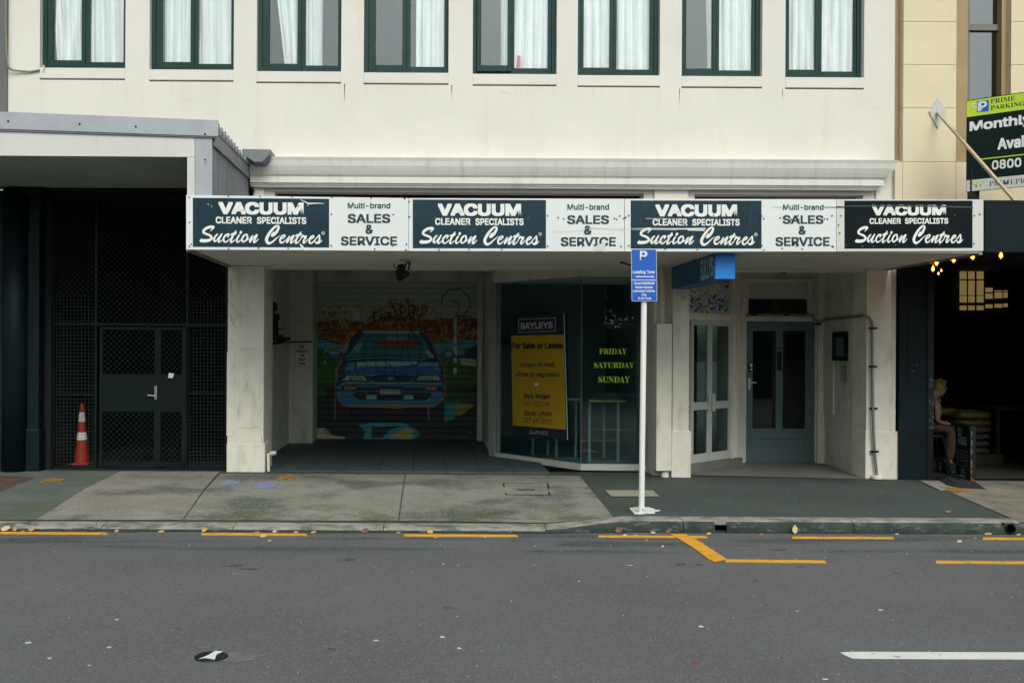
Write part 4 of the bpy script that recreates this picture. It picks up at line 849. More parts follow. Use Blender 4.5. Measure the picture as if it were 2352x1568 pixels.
# ------------------------------------------------------------------ right entry alcove
D0, D1, D2 = Vector((3.635, 14.02, 0)), Vector((4.415, 14.76, 0)), Vector((4.579, 14.915, 0))
dD = (D1 - D0).normalized(); nD = Vector((dD.y, -dD.x, 0)); nD = -nD if nD.y > 0 else nD
WD = (D1 - D0).length
def DP(u, z, o=0): q = D0 + dD * (u * WD) + nD * o; return Vector((q.x, q.y, z))
def dbox(mm, u0, u1, z0, z1, o0, o1):
    q = [DP(u0, z0, o1), DP(u1, z0, o1), DP(u1, z0, o0), DP(u0, z0, o0)]; return mm.prism(q, (0, 0, z1 - z0))
for side in (0, 1):
    u0, u1 = (0.0, .445) if side == 0 else (.455, .99); lf = empty('double_door', DP((u0 + u1) / 2, .085), parent=cb)
    st = .05; mm = M(); zb, zt2 = .085, 2.10; zm = .885
    dbox(mm, u0, u0 + st, zb, zt2, 0, .045); dbox(mm, u1 - st, u1, zb, zt2, 0, .045); dbox(mm, u0 + st, u1 - st, zb, zb + .12, 0, .045); dbox(mm, u0 + st, u1 - st, zm - .055, zm + .055, 0, .045); dbox(mm, u0 + st, u1 - st, zt2 - .07, zt2, 0, .045)
    mm.build('door_frame', DWHITE, lf, bevel=.004)
    dbox(M(), u0 + st, u1 - st, zb + .12, zm - .055, .015, .022).build('pane', DOORGL, lf); dbox(M(), u0 + st, u1 - st, zm + .055, zt2 - .07, .015, .022).build('pane', DOORGL, lf)
    hu = (.385, .435) if side == 0 else (.475, .545)
    dbox(M(), hu[0], hu[1], .80, 1.05, .05, .075).build('push_plate', DWHITE, lf, bevel=.003)
mm = M(); dbox(mm, -.15, 1.24, 2.105, 2.20, -.03, .05); dbox(mm, -.15, 1.24, 2.86, 3.1, -.03, .05); dbox(mm, .995, 1.05, .0, 2.105, -.03, .06); dbox(mm, .995, 1.05, 2.20, 2.86, -.03, .05); dbox(mm, 1.05, 1.16, 0, 3.1, -.03, .02); dbox(mm, 1.16, 1.2, 0, 3.1, -.03, .05); mm.build('door_surround', CREAM_D, cb)
dbox(M(), -.2, 1.22, -.05, .082, -.2, .10).build('door_step', TILEF, cb)
mm = M(); dbox(mm, -.2, 1.1, 0, 2.9, -.62, -.6); mm.build('shop_partition', mat('dark_teal_partition', (.02, .04, .038), .9, .1), cb)
# patterned transom panel
Hh, Wh = 360, 380; mur = np.zeros((Hh, Wh, 3), np.float32); mur[:] = (.66, .64, .64); yy, xx = np.mgrid[0:Hh, 0:Wh]; XX = xx * 2. - 10; YY = yy * 2. + 530.
def pin(cx, cy, r, c, n=5, a0=0.0):
    for k in range(n):
        a = a0 + k * 2 * math.pi / n; pts = [(cx + r * t * math.cos(a + 1.3 * t), cy + r * t * math.sin(a + 1.3 * t)) for t in (0, .25, .5, .75, 1)]
        lin(pts[:3], 12, c); lin(pts[2:4], 30, c); lin(pts[3:], 40, c)
        ring_ = [(cx + r*.72*math.cos(a+.55) + r*.33*math.cos(b), cy + r*.72*math.sin(a+.55) + r*.33*math.sin(b)) for b in [i*.6 for i in range(9)]]; lin(ring_, 8, c)
B1, B2, OC, GN, GY = (.02, .10, .30), (.02, .16, .28), (.34, .20, .03), (.02, .22, .10), (.36, .40, .41)
pin(310, 800, 150, GY); pin(40, 960, 120, GY, 4); pin(330, 1010, 110, GY, 5, 1); pin(650, 860, 110, GY, 4)
pin(165, 1110, 110, B2, 5, .3); pin(510, 1070, 130, B1, 5, .9); pin(545, 600, 150, B1, 5, .2); pin(745, 700, 110, B1, 5, 2); pin(110, 700, 120, OC, 4, .5); pin(300, 1200, 90, OC, 4, 1); pin(700, 1090, 100, GN, 5, .4); pin(370, 590, 90, GN, 4, 0)
PAT = imgmat('swirl_pattern', mur, .4)
M().quad(DP(-.1, 2.205, .0), DP(.99, 2.205, .0), DP(.99, 2.855, .0), DP(-.1, 2.855, .0), uv=[(0, 0), (1, 0), (1, 1), (0, 1)]).build('patterned_transom', PAT, cb)
mm = M(); mm.prism([DP(-.1, 2.2, -.002), DP(.99, 2.2, -.002), DP(.99, 2.86, -.002), DP(-.1, 2.86, -.002)], -nD * .02); mm.build('transom_backing', DWHITE, cb)
# blue door wall
YD = 15.3
mm = M(); xd0, xd1 = P(1714, 900, YD).x, P(1873, 900, YD).x; zdt = P(1790, 738, YD).z
a0, a1 = P(1719, 700, YD).x, P(1856, 700, YD).x; zw0, zw1 = P(1790, 722, YD).z, P(1790, 649, YD).z
holewall(4.40, 6.12, -.08, 3.1, [(xd0, xd1, -.08, zdt), (a0, a1, zw0, zw1)], YD, .12, mm); mm.build('door_wall', CREAM_D, cb)
mm = M()
for k, (ox, th) in enumerate(((6, .05), (12, .03))):
    q0, q1, q2 = P(1719 - ox, 700, YD).x, P(1856 + ox, 700, YD).x, P(1790, 649 - ox, YD).z; t = .018
    mm.box(q0 - t, q0, YD - th, YD - .0005, zw0, q2 + t); mm.box(q1, q1 + t, YD - th, YD - .0005, zw0, q2 + t); mm.box(q0, q1, YD - th, YD - .0005, q2, q2 + t)
mm.build('transom_moulding', CREAM_D, cb)
M().box(xd0 - .02, xd1 + .02, YD - .04, YD - .001, zdt + .03, zdt + .10).build('transom_bar', CREAM_D, cb, bevel=.01)
tw = empty('transom_window', ((a0 + a1) / 2, YD, zw0), parent=cb)
M().box(a0, a1, YD + .05, YD + .07, P(0, 676, YD).z, zw1).build('white_panel', DWHITE, tw)
M().box(a0, a1, YD + .06, YD + .065, zw0, P(0, 676, YD).z).build('pane', DOORGL, tw)
M().box(a0 - .3, a1 + .3, YD + .6, YD + .62, 0, 3.1).build('hall_back', DARKIN, cb)
bd = empty('front_door', ((xd0 + xd1) / 2, YD, 0), parent=cb)
z7 = Z(2700, 950, 1.7425)
def d7(x0, y0, x1, y1): a = z7(x0, y0); b = z7(x1, y1); m_ = (a[0] + b[0]) / 2; n_ = (a[1] + b[1]) / 2; return P(a[0], n_, YD).x, P(b[0], n_, YD).x, P(m_, b[1], YD).z, P(m_, a[1], YD).z
zb = -.055; X0, X1 = xd0 + .006, xd1 - .006; g1 = d7(220, 505, 372, 1145); g2 = d7(417, 505, 565, 1145); lp = d7(218, 1213, 570, 1262)
mm = M(); y0, y1 = YD + .05, YD + .095
mm.box(X0, g1[0], y0, y1, zb, zdt - .01); mm.box(g2[1], X1, y0, y1, zb, zdt - .01); mm.box(g1[1], g2[0], y0, y1, g1[2], g1[3]); mm.box(g1[0], g2[1], y0, y1, g1[3], zdt - .01)
mm.box(g1[0], g2[1], y0, y1, lp[3], g1[2]); mm.box(g1[0], g2[1], y0, y1, zb, lp[2]); mm.box(g1[0], g2[1], y0 + .015, y1, lp[2], lp[3]); mm.build('door_leaf', BDOOR, bd)
for g_ in (g1, g2): M().box(g_[0], g_[1], y0 + .02, y0 + .026, g_[2], g_[3]).build('pane', DOORGL, bd)
q = d7(380, 640, 410, 765); M().box(q[0], q[1], y0 - .003, y0 - .0005, q[2], q[3]).build('letter_slot', BLACK, bd)
q = d7(377, 608, 411, 628); text('66', [(q[0], y0, q[3]), (q[1], y0, q[3]), (q[1], y0, q[2]), (q[0], y0, q[2])], BLACK, bd, bold=.02, name='house_number')
q = d7(193, 712, 220, 772); M().box(q[0], q[1], y0 - .03, y0 - .0005, q[2], q[3]).build('keypad_lock', BLACK, bd, bevel=.01)
mm = M(); xc = (q[0] + q[1]) / 2; mm.cyl((xc, y0 - .04, q[2] + .035), (xc, y0 - .03, q[2] + .035), .018, n=12); mm.box(xc - .018, xc + .018, y0 - .033, y0 - .0305, q[3] - .07, q[3] - .015); mm.build('lock_dial', CHROME, bd)
q = d7(189, 815, 208, 888); M().box(q[0], q[1], y0 - .012, y0 - .0005, q[2], q[3]).build('handle_plate', CHROME, bd)
q2 = d7(205, 838, 239, 843); M().cyl((q2[0], y0 - .03, q2[2]), (q2[1], y0 - .045, q2[2]), .009).build('handle', CHROME, bd)
M().box(P(1875, 900, YD).x, P(1893, 900, YD).x, YD - .06, YD - .001, -.08, 3.1).build('door_pier', CREAM_D, cb, bevel=.006)
M().box(P(1692, 900, 15.2).x, P(1712, 900, 15.2).x, 15.2, YD - .001, -.08, 3.1).build('door_pier', CREAM_D, cb, bevel=.006)
mm = M(); wallseg(Vector((6.03, 15.3, 0)), Vector((5.94, 14.13, 0)), -.1, 3.1, -.1, mm); mm.build('entry_side_wall', CREAM_A, cb)
mm = M(); mm.prism([Vector(t) for t in ((5.94, 14.13, -.1), (6.03, 14.13, -.1), (6.03, 13.94, -.1), (5.91, 13.94, -.1))][::-1], (0, 0, 3.2)); mm.build('entry_side_wall', CREAM_D, cb)
M().box(P(1776, 622, YD).x, P(1803, 622, YD).x, YD - .07, YD - .001, P(1790, 631, YD).z, P(1790, 614, YD).z).build('alarm_box', DWHITE, cb)
M().box(P(1790, 622, YD).x, P(1801, 622, YD).x, YD - .075, YD - .0705, P(1790, 628, YD-.07).z, P(1790, 615, YD-.07).z).build('alarm_lens', BLACK, cb)
# meter box and intercom on the side wall
def SW(x, y, o=.0): p = z7(x, y); a, b = ab(*p); k = a / FPX; Y = (6.03 - 15.3 * .0769) / (k - .0769); q = Vector((k * Y, Y, HC - b * Y / FPX)); return q + Vector((-.997, .077, 0)) * o
def sbox(x0, y0, x1, y1, o0, o1, nm, m, **k):
    q = [SW(x0, y0, o0), SW(x1, y0, o0), SW(x1, y1, o0), SW(x0, y1, o0)]; zb_ = (q[2].z + q[3].z) / 2; zt_ = (q[0].z + q[1].z) / 2
    pts = [Vector((q[0].x, q[0].y, zb_)), Vector((q[1].x, q[1].y, zb_)), Vector((q[1].x, q[1].y, zt_)), Vector((q[0].x, q[0].y, zt_))]
    return M().prism(pts, Vector((-.997, .077, 0)) * (o1 - o0)).build(nm, m, cb, **k)
sbox(755, 512, 840, 700, .001, .05, 'meter_box', GATEM); sbox(785, 550, 830, 670, .051, .06, 'meter_lid', BDOOR); sbox(810, 725, 842, 838, .001, .025, 'intercom', ALUM); sbox(686, 523, 750, 1048, .001, .02, 'wall_board', CREAM_A)
# conduit
cd = [(118, 408, 15.25), (220, 402, 15.22), (430, 402, 15.22), (600, 405, 15.22), (640, 462, 15.2)]
pts = [P(*z7(x, y), Y) for x, y, Y in cd] + [SW(695, 432, .03), SW(790, 422, .03)] + [P(*z7(920, 408), 13.62), P(*z7(945, 405), 13.46), P(*z7(975, 420), 13.45), P(*z7(995, 450), 13.45), P(*z7(995, 800), 13.45), P(*z7(1002, 1150), 13.44), P(*z7(1010, 1290), 13.44), P(*z7(1025, 1455), 13.44)]
cdt = empty('conduit', pts[-1], 'thin grey conduit running over the blue door and down the right pillar', 'conduit')
M().tube(pts, .019, 8).build('pipe', STEELP, cdt, smooth=False)
for x, y, Y in ((1000, 488, 13.46), (1000, 738, 13.46), (1003, 1012, 13.46), (1010, 1293, 13.45), (220, 402, 15.22), (432, 402, 15.22), (640, 462, 15.2)):
    p = P(*z7(x, y), Y); M().box(p.x - .045, p.x + .045, Y - .03, Y + .03, p.z - .012, p.z + .012).build('clip', GATEM, cdt)
p = pts[-1]; M().lathe((p.x, p.y - .01, p.z - .03), [(.001, .05), (.07, .045), (.08, .03), (.08, 0)], 14).build('foot_cap', CREAM_D, cdt)
PB(*z7(98, 330), *z7(130, 390), 15.1, .08).build('junction_box', STEELP, cdt)
patch([(1588, 1050), (1995, 1052), (2000, 1101), (1588, 1091)], 'tiled_floor', TILEF, .004, 20, 10, parent=pave)
c = [Vector((3.4, 16.3, 0)), Vector((6.1, 16.3, 0)), Vector((6.03, 13.48, 0)), Vector((3.46, 13.62, 0))]
mm = M(); mm.quad(*[(p.x, p.y, zg(p.x, p.y) + .0075) for p in c]); mm.build('entry_floor', TILEF, pave)

# ------------------------------------------------------------------ awning, sign boards
YA = 11.17
aw = empty('shop_awning', (1.7, 12.3, ZS), 'flat awning over the pavement with a grey soffit, carrying the vacuum shop signs', 'awning')
xa0, xa1 = P(429, 570, YA).x, P(2257, 575, YA).x
mm = M(); mm.box(xa0, xa1, YA + .02, F - .02, ZS, ZS + .05); mm.build('soffit', SOFF, aw)
mm = M(); mm.box(xa0 + .02, xa1 - .02, YA + .06, F - .02, ZS + .05, 3.36); mm.build('roof', GALVD, aw)
M().box(xa0 - .012, xa0 + .03, YA + .022, F - .02, ZS - .03, ZS + .02).build('edge_trim', GALVD, aw); mm = M(); mm.box(xa1 - .03, xa1 + .01, YA + .022, F - .02, ZS - .02, ZS + .02); mm.build('edge_trim', GALVD, aw)
mm = M(); mm.box(P(625, 605, F).x, P(1500, 605, F).x, F - .10, F - .03, ZS - .028, ZS - .002); mm.build('back_trim', SOFF, aw)
M().box(P(941, 604, F).x, P(1455, 604, F).x, 13.15, 13.17, ZS - .02, ZS - .003).build('conduit_line', SOFF, aw)
zA, zB, zC_, zD_ = Z(680, 700, 2.6133), Z(1500, 700, 2.6133), Z(2300, 700, 2.94), Z(3040, 700, 2.94)
SUC = [[(495,355,22),(560,280,50),(595,215,80),(500,210,90),(380,240,90),(270,310,85),(225,390,80),(255,440,75),(350,480,70),(450,520,75),(520,580,75),(525,640,78),(450,700,92),(330,725,105),(200,730,105),(125,735,70),(125,700,40),(180,650,22)],
 [(740,485,50),(680,545,60),(625,640,65),(625,720,70),(660,755,50),(720,700,40),(810,590,40),(900,475,45)], [(905,465,40),(850,560,60),(795,670,68),(790,760,66),(840,760,42),(930,690,28),(960,650,24)],
 [(1115,590,30),(1150,525,55),(1160,480,52),(1090,490,60),(1010,560,60),(970,650,60),(980,735,60),(1040,770,50),(1120,730,42),(1200,650,30)],
 [(1420,360,45),(1380,430,60),(1300,560,62),(1250,680,62),(1240,775,62),(1300,760,42),(1400,680,26)], [(1235,510,30),(1290,480,70),(1360,470,80),(1445,435,30)],
 [(1550,510,50),(1490,600,60),(1455,700,60),(1475,770,55),(1540,750,38),(1610,680,26)], [(1593,430,76),(1612,392,76)],
 [(1830,485,48),(1760,500,58),(1680,580,60),(1650,680,60),(1680,755,58),(1760,735,48),(1830,655,58),(1850,560,58),(1830,490,48)], [(1790,700,36),(1860,690,28),(1910,640,24)],
 [(2040,530,42),(1990,600,55),(1945,700,58),(1940,770,48),(2000,700,42),(2100,575,48),(2200,495,48),(2180,560,52),(2110,680,60),(2090,775,62),(2160,750,42),(2250,650,26)]]
CEN = [[(470,400,50),(420,480,80),(395,525,70),(450,510,80),(560,390,90),(630,260,76),(640,185,66),(590,152,56),(480,220,74),(330,390,85),(230,560,95),(195,680,100),(230,780,92),(300,808,78),(420,750,58),(560,620,38),(705,500,10)],
 [(760,640,32),(840,590,42),(875,525,48),(845,495,42),(770,540,58),(710,630,62),(695,720,64),(730,785,62),(810,770,46),(900,680,28)],
 [(1040,545,42),(990,620,55),(950,710,58),(945,780,48),(1010,700,42),(1110,585,48),(1200,510,48),(1170,590,56),(1110,700,60),(1095,790,62),(1150,770,42),(1240,680,28)],
 [(1460,390,45),(1410,470,60),(1330,590,62),(1280,700,62),(1275,800,62),(1340,780,42),(1450,670,28)], [(1265,540,30),(1320,505,70),(1400,495,80),(1490,460,30)],
 [(1450,650,26),(1500,560,56),(1530,510,46),(1590,560,76),(1660,535,44),(1640,590,52),(1570,690,60),(1560,785,62),(1620,760,42),(1710,660,28)],
 [(1820,650,32),(1900,600,42),(1940,545,48),(1910,515,42),(1840,560,58),(1780,650,62),(1770,740,64),(1800,795,62),(1880,780,46),(2000,650,36),(2120,505,40)],
 [(2140,495,50),(2145,590,56),(2140,690,60),(2090,765,56),(2030,785,46),(1985,740,40)], [(2030,800,55),(2120,790,50),(2230,690,26)]]
PS = (723.24, 1235.0, 741.5, 927.5)         # first panel in source pixels
boards = [(427.5, 938.2, 448.0, 455.0, 573.2, 576.4), (939.0, 1434.0, 455.2, 456.6, 576.5, 577.6), (1435.0, 1920.6, 456.7, 457.6, 577.7, 577.8), (1921.4, 2259, 457.5, 458.2, 577.5, 576.5)]
panels = [(443, 756, 454.4, 456.8, 567, 568.5), (948, 1254, 458.3, 459.6, 570, 570.6), (1448.5, 1749, 460.5, 461, 571, 571), (1939.5, 2233.5, 461, 461, 571.2, 569.5)]
sidepx = [((1630, 157, 2048, 215), (1630, 267, 2048, 358), (1805, 372, 1881, 464), (1563, 487, 2115, 577), zA), ((1640, 170, 2048, 229), (1638, 280, 2048, 368), (1803, 382, 1881, 472), (1575, 494, 2115, 585), zB),
          ((1870, 195, 2317 + 0, 258), (1866, 315, 2316, 412), (2042, 432, 2126, 530), (1787, 555, 2385, 657), zC_), None]
LABS = ['vacuum cleaner sign board at the left end of the awning, with a torn patch', 'vacuum cleaner sign board second from left, rust spots and torn corner under SERVICE', 'vacuum cleaner sign board scraped across its script lettering, above the parking sign', 'black panelled vacuum cleaner sign at the right end, its top lettering taped over']
def screws(mm, pts, zf, Y, r=.009):
    for x, y in pts:
        p = P(*zf(x, y), Y); mm.cyl((p.x, p.y - .004, p.z), (p.x, p.y + .001, p.z), r, n=7)
SCR = [[(76,103),(463,95),(772,98),(1086,99),(1478,106),(1860,112),(2190,116),(80,348),(98,563),(78,583),(465,604),(757,601),(1047,606),(1470,270),(1468,577),(2077,273),(2073,578),(2207,564),(2202,619),(1895,610),(2233,147),(2233,296),(465,565),(915,566),(1146,190),(462,258),(916,260)],
       [(45,116),(90,146),(90,296),(143,272),(137,580),(60,619),(64,564),(382,616),(678,614),(997,616),(1447,283),(1447,583),(2153,286),(2166,584),(2243,283),(2240,579),(2210,301),(2192,310),(1550,303),(1604,315),(2102,312),(2124,320),(1791,580),(697,578),(436,595),(341,302),(1257,306)],
       [(171,318),(170,651),(136,340),(1635,324),(1640,649),(1657,352),(1840,344),(2034,320),(2019,652),(572,688),(925,694),(1660,697),(1104,316),(590,318),(2083,687),(1862,679),(1960,360),(2045,362)],
       [(236,320),(236,654),(250,665),(333,321),(305,423),(320,510),(1804,318),(1865,304),(1800,628),(390,645),(570,657),(694,658),(935,642),(1168,646),(1422,640),(1586,318),(1290,325),(1040,318),(150,355),(184,357)]]
for bi in range(4):
    x0, x1, ya, yb, yc, yd = boards[bi]
    sb = empty('shop_sign', P((x0 + x1) / 2, yd, YA), LABS[bi], 'shop sign', 'vacuum shop sign boards along the awning')
    q = [P(x0, ya, YA), P(x1, yb, YA), P(x1, yd, YA), P(x0, yc, YA)]
    M().prism(q, (0, .018, 0)).build('board', WHITEB if bi < 3 else WHITEB2, sb, bevel=.002)
    a0_, a1_, b0, b1, c0, c1 = panels[bi]; q = [P(a0_, b0, YA), P(a1_, b1, YA), P(a1_, c1, YA), P(a0_, c0, YA)]
    M().prism([v - Vector((0, .002, 0)) for v in q], (0, .0015, 0)).build('panel', NAVY if bi < 3 else NAVYD, sb)
    def UV(u, v, q=q): return (q[0]*(1-u) + q[1]*u)*(1-v) + (q[3]*(1-u) + q[2]*u)*v
    def tb(body, u0, v0, u1, v1, **k): text(body, [UV(u0, v0), UV(u1, v0), UV(u1, v1), UV(u0, v1)], LETW, sb, off=.0032, **k)
    if bi < 3: tb('VACUUM', .188, .078, .813, .335, bold=.042); tb('CLEANER', .168, .38, .433, .522, bold=.026); tb('SPECIALISTS', .47, .382, .832, .524, bold=.026)
    else: tb('VACUUM', .214, .09, .792, .312, bold=.042); tb('CLEANER', .195, .365, .440, .488, bold=.026); tb('SPECIALISTS', .472, .365, .81, .488, bold=.026)
    def mp(ox):
        def f(x, y):
            u = (ox + x / 9.8 - PS[0]) / (PS[1] - PS[0]); v = (830 + y / 9.8 - PS[2]) / (PS[3] - PS[2])
            if bi == 3: u = .082 + (u - .05) * .955 / 1.02; v = v - .03
            return UV(u, v)
        return f
    m1 = strokes(SUC, mp(740), off=.0032, wf=1.14); m1.build('script_lettering', LETW, sb); m2 = strokes(CEN, mp(980), off=.0032, wf=1.14); m2.build('script_lettering', LETW, sb)
    if bi < 3:
        mm = M(); cu, cv, ru = .957, .705, .0125
        asp = (q[1] - q[0]).length / (q[3] - q[0]).length
        for i in range(20):
            a, b = 6.2832 * i / 20, 6.2832 * (i + 1) / 20
            mm.quad(*[UV(cu + r_ * math.cos(t), cv + r_ * asp * math.sin(t)) - Vector((0, .0032, 0)) for r_, t in ((ru, a), (ru, b), (ru * .8, b), (ru * .8, a))])
            if 3 <= i <= 17: mm.quad(*[UV(cu + r_ * math.cos(t), cv + r_ * asp * math.sin(t)) - Vector((0, .0032, 0)) for r_, t in ((ru*.55, a), (ru*.55, b), (ru * .33, b), (ru * .33, a))])
        mm.build('copyright_mark', LETW, sb)
        zf = sidepx[bi][4]
        for bdy, bx, bo in (('Multi-brand', sidepx[bi][0], .02), ('SALES', sidepx[bi][1], .026), ('&', sidepx[bi][2], .026), ('SERVICE', sidepx[bi][3], .026)):
            p, r_ = zf(bx[0], bx[1]), zf(bx[2], bx[3]); tpx(bdy, p[0], p[1], r_[0], r_[1], YA, LETD, sb, bold=bo, off=.002)
    mm = M(); screws(mm, SCR[bi], (zA, zB, zC_, zD_)[bi], YA - .003); mm.build('screws', mat(f'rusty_screw_{bi}', (.10, .07, .05), .7, .3, 60), sb, kind='stuff')
    # vinyl damage
    mm = M(); dm = M()
    def tri(mm_, zf, pts, off=.0045): mm_.poly([P(*zf(x, y), YA) - Vector((0, off, 0)) for x, y in pts])
    if bi == 0:
        mm = strokes([[(1170, 128, 5), (1210, 148, 8), (1250, 165, 12), (1330, 163, 9), (1400, 168, 3)], [(1248, 168, 7), (1236, 190, 3)], [(1165, 560, 6), (1185, 590, 22), (1222, 625, 10)], [(262, 170, 6), (268, 182, 4)], [(296, 186, 5), (302, 200, 4)]], lambda x, y: P(*zA(x, y), YA), off=.0062); mm.build('scratch', LETW, sb)
    if bi == 1:
        tri(mm, zB, [(2006, 543), (1925, 575), (1890, 615), (1872, 637), (1960, 632), (2022, 638)], .006); mm.build('torn_flap', mat('flap', (.62, .60, .56), .6, .05), sb)
        strokes([[(1480, 446, 2), (1760, 432, 2.5), (1850, 402, 4), (1940, 405, 2), (2200, 418, 2.5)], [(1850, 410, 3), (2000, 414, 2), (2200, 432, 2)]], lambda x, y: P(*zB(x, y), YA), off=.0062).build('scratch', mat('grey_scratch', (.45, .45, .44), .7, .1), sb)
    if bi == 2:
        strokes([[(60, 460, 3), (250, 462, 5), (420, 462, 9), (700, 466, 13), (1010, 462, 14)], [(820, 478, 10), (1000, 482, 14)], [(200, 478, 2), (400, 476, 3), (700, 480, 3)], [(355, 352, 4), (450, 352, 4), (800, 356, 2)], [(420, 600, 3), (880, 612, 3)]], lambda x, y: P(*zC_(x, y), YA), off=.0062).build('scratch', LETW, sb)
        strokes([[(1740, 225, 2), (1860, 228, 3)], [(2320, 226, 6), (2560, 228, 6)]], lambda x, y: P(*zC_(x, y), YA), off=.0062).build('scratch', BLACK, sb)
    if bi == 3:
        strokes([[(384, 216, 12), (800, 214, 15), (1200, 214, 16), (1500, 220, 16), (1780, 228, 18)]], lambda x, y: P(*zD_(x, y), YA), off=.0062).build('tape_strip', mat('dark_tape', (.03, .045, .055), .4, .3, 8), sb)
        strokes([[(286, 222, 8), (380, 224, 8)]], lambda x, y: P(*zD_(x, y), YA), off=.0062).build('scratch', BLACK, sb)
# floodlight
fl = empty('floodlight', P(925, 600, 12.4), 'black floodlight hanging on a bent bracket under the awning', 'floodlight')
def FLp(x, y, Y=12.4): return P(*zA(x, y), Y)
mm = M(); mm.prism([FLp(2100, 815), FLp(2105, 880), FLp(2125, 918), FLp(2160, 905), FLp(2238, 855), FLp(2225, 825), FLp(2150, 800)][::-1], (0, .22, 0)); mm.build('lamp_head', BLACK, fl, bevel=.01)
mm = M(); mm.tube([FLp(2225, 818), FLp(2240, 738), FLp(2205, 742), FLp(2185, 808)], .012, 6); mm.tube([FLp(2225, 818, 12.6), FLp(2240, 738, 12.6)], .012, 6); mm.cyl(FLp(2120, 800), FLp(2185, 785), .045); mm.build('bracket', BLACK, fl)
mm = M(); p = FLp(2104, 738); mm.box(p.x - .05, p.x + .05, 12.35, 12.45, ZS - .03, ZS); mm.build('junction_box', SOFF, fl)
M().tube([FLp(2083, 755), FLp(2083, 785), FLp(2100, 798), FLp(2130, 797)], .008, 6).build('cable', BLACK, fl)
M().tube([P(1424, 603, 12.6), P(1432, 603.5, 12.6), P(1442, 607, 12.5), P(1452, 610, 12.5), P(1462, 612, 12.6)], .010, 6).build('loose_cable', BLACK, label='short black cable hanging from the awning soffit left of the parking sign', cat='cable')
# blue box sign
bs = empty('box_sign', (3.34, 12.4, 2.494), 'long blue box sign hanging crosswise under the awning, bright blue end face', 'hanging sign')
bx0, bx1 = 3.226, 3.462
M().box(bx0, bx1, 11.37, 13.38, 2.494, ZS - .003).build('box', BLUEB, bs, bevel=.004)
M().box(bx0 + .012, bx1 - .002, 11.352, 11.369, 2.497, ZS - .003).build('end_face', BLUEF, bs)
Yt0, Yt1 = 11.93, 11.40
text('SULLYS', [(bx0, Yt0, 2.76), (bx0, Yt1, 2.76), (bx0, Yt1, 2.53), (bx0, Yt0, 2.50)], mat('faded_letter', (.55, .75, .74), .5, .1), bs, bold=.012, off=.002)

# ------------------------------------------------------------------ parking sign
YP = 10.27
ps = empty('parking_sign', G(1474, 1178, 0), 'blue P loading zone sign on a white pole at the kerb', 'street sign')
pz = zg(2.17, 10.27)
xp0 = P(1480.5, 900, YP).x; xb = P(1473.5, 1170, YP).x
mm = M(); mm.cyl((xb, YP, pz + .07), (P(1480, 640, YP).x, YP, P(1480, 600, YP).z), .030, .030, 16, True); mm.build('pole', WPOLE, ps, smooth=False)
M().cyl((xb, YP, pz), (xb, YP, pz + .075), .036, n=16).build('pole_sleeve', WPOLE, ps)
M().cyl((xb + .004, YP - .037, pz + .045), (xb + .004, YP - .033, pz + .045), .006, n=8).build('bolt', BLACK, ps)
mm = M(); pts = [(1446, 1168), (1462, 1166.5), (1490, 1166.5), (1502, 1170), (1505, 1173), (1516, 1172.5), (1506, 1175), (1503, 1179), (1485, 1179), (1470, 1181), (1456, 1180), (1452, 1175), (1447, 1171)]
mm.prism([Vector((p.x, p.y, p.z + .012)) for p in (G(x, y, f=zg) for x, y in pts)], (0, 0, -.012)); mm.build('base_patch', WPOLE, ps)
YS = YP - .045
def C3(x, y): return P(*zC_(x, y), YS)
def rr(x0, y0, x1, y1, r, sk=(0, 0)):
    out = []
    for cx, cy, a in ((x1 - r, y0 + r, -90), (x1 - r, y1 - r, 0), (x0 + r, y1 - r, 90), (x0 + r, y0 + r, 180)):
        for k in range(5):
            t = R(a + k * 22.5); x, y = cx + r * math.cos(t), cy + r * math.sin(t); v = (y - y0) / (y1 - y0); out.append((x + 7 * v, y))
    return out
M().prism([C3(*q) for q in rr(196, 689, 476, 1262, 16)], (0, .004, 0)).build('plate_border', LETW, ps)
M().prism([C3(*q) - Vector((0, .0012, 0)) for q in rr(200, 693, 472, 1258, 14)], (0, .001, 0)).build('blue_plate', BLUES, ps)
M().prism([C3(*q) - Vector((0, .002, 0)) for q in ((203, 1026), (470, 1026), (470, 1033), (203, 1033))], (0, .0007, 0)).build('divider', LETW, ps)
M().prism([C3(*q) - Vector((0, .002, 0)) for q in ((247, 986), (427, 988), (424, 978), (453, 992), (424, 1006), (427, 997), (247, 997))], (0, .0007, 0)).build('arrow', LETW, ps)
for b, x0, y0, x1, y1, bo in (('P', 293, 709, 374, 806, .02), ('Loading Zone', 215, 921, 455, 966, .018), ('10 min MAXIMUM', 227, 1050, 452, 1078, .018), ('Goods Vehicles', 241, 1094, 433, 1120, .018), ('Authorised Vehicles', 217, 1135, 459, 1162, .018), ('Only', 312, 1177, 366, 1208, .018), ('At All Times', 270, 1216, 418, 1242, .018)):
    text(b, [C3(x0, y0), C3(x1, y0), C3(x1, y1), C3(x0, y1)], LETW, ps, bold=bo, off=.0022)
M().box(xp0 - .10, xp0 + .10, YS + .0045, YP - .03, P(0, 650, YS).z, P(0, 646, YS).z).build('clamp', GALV, ps)

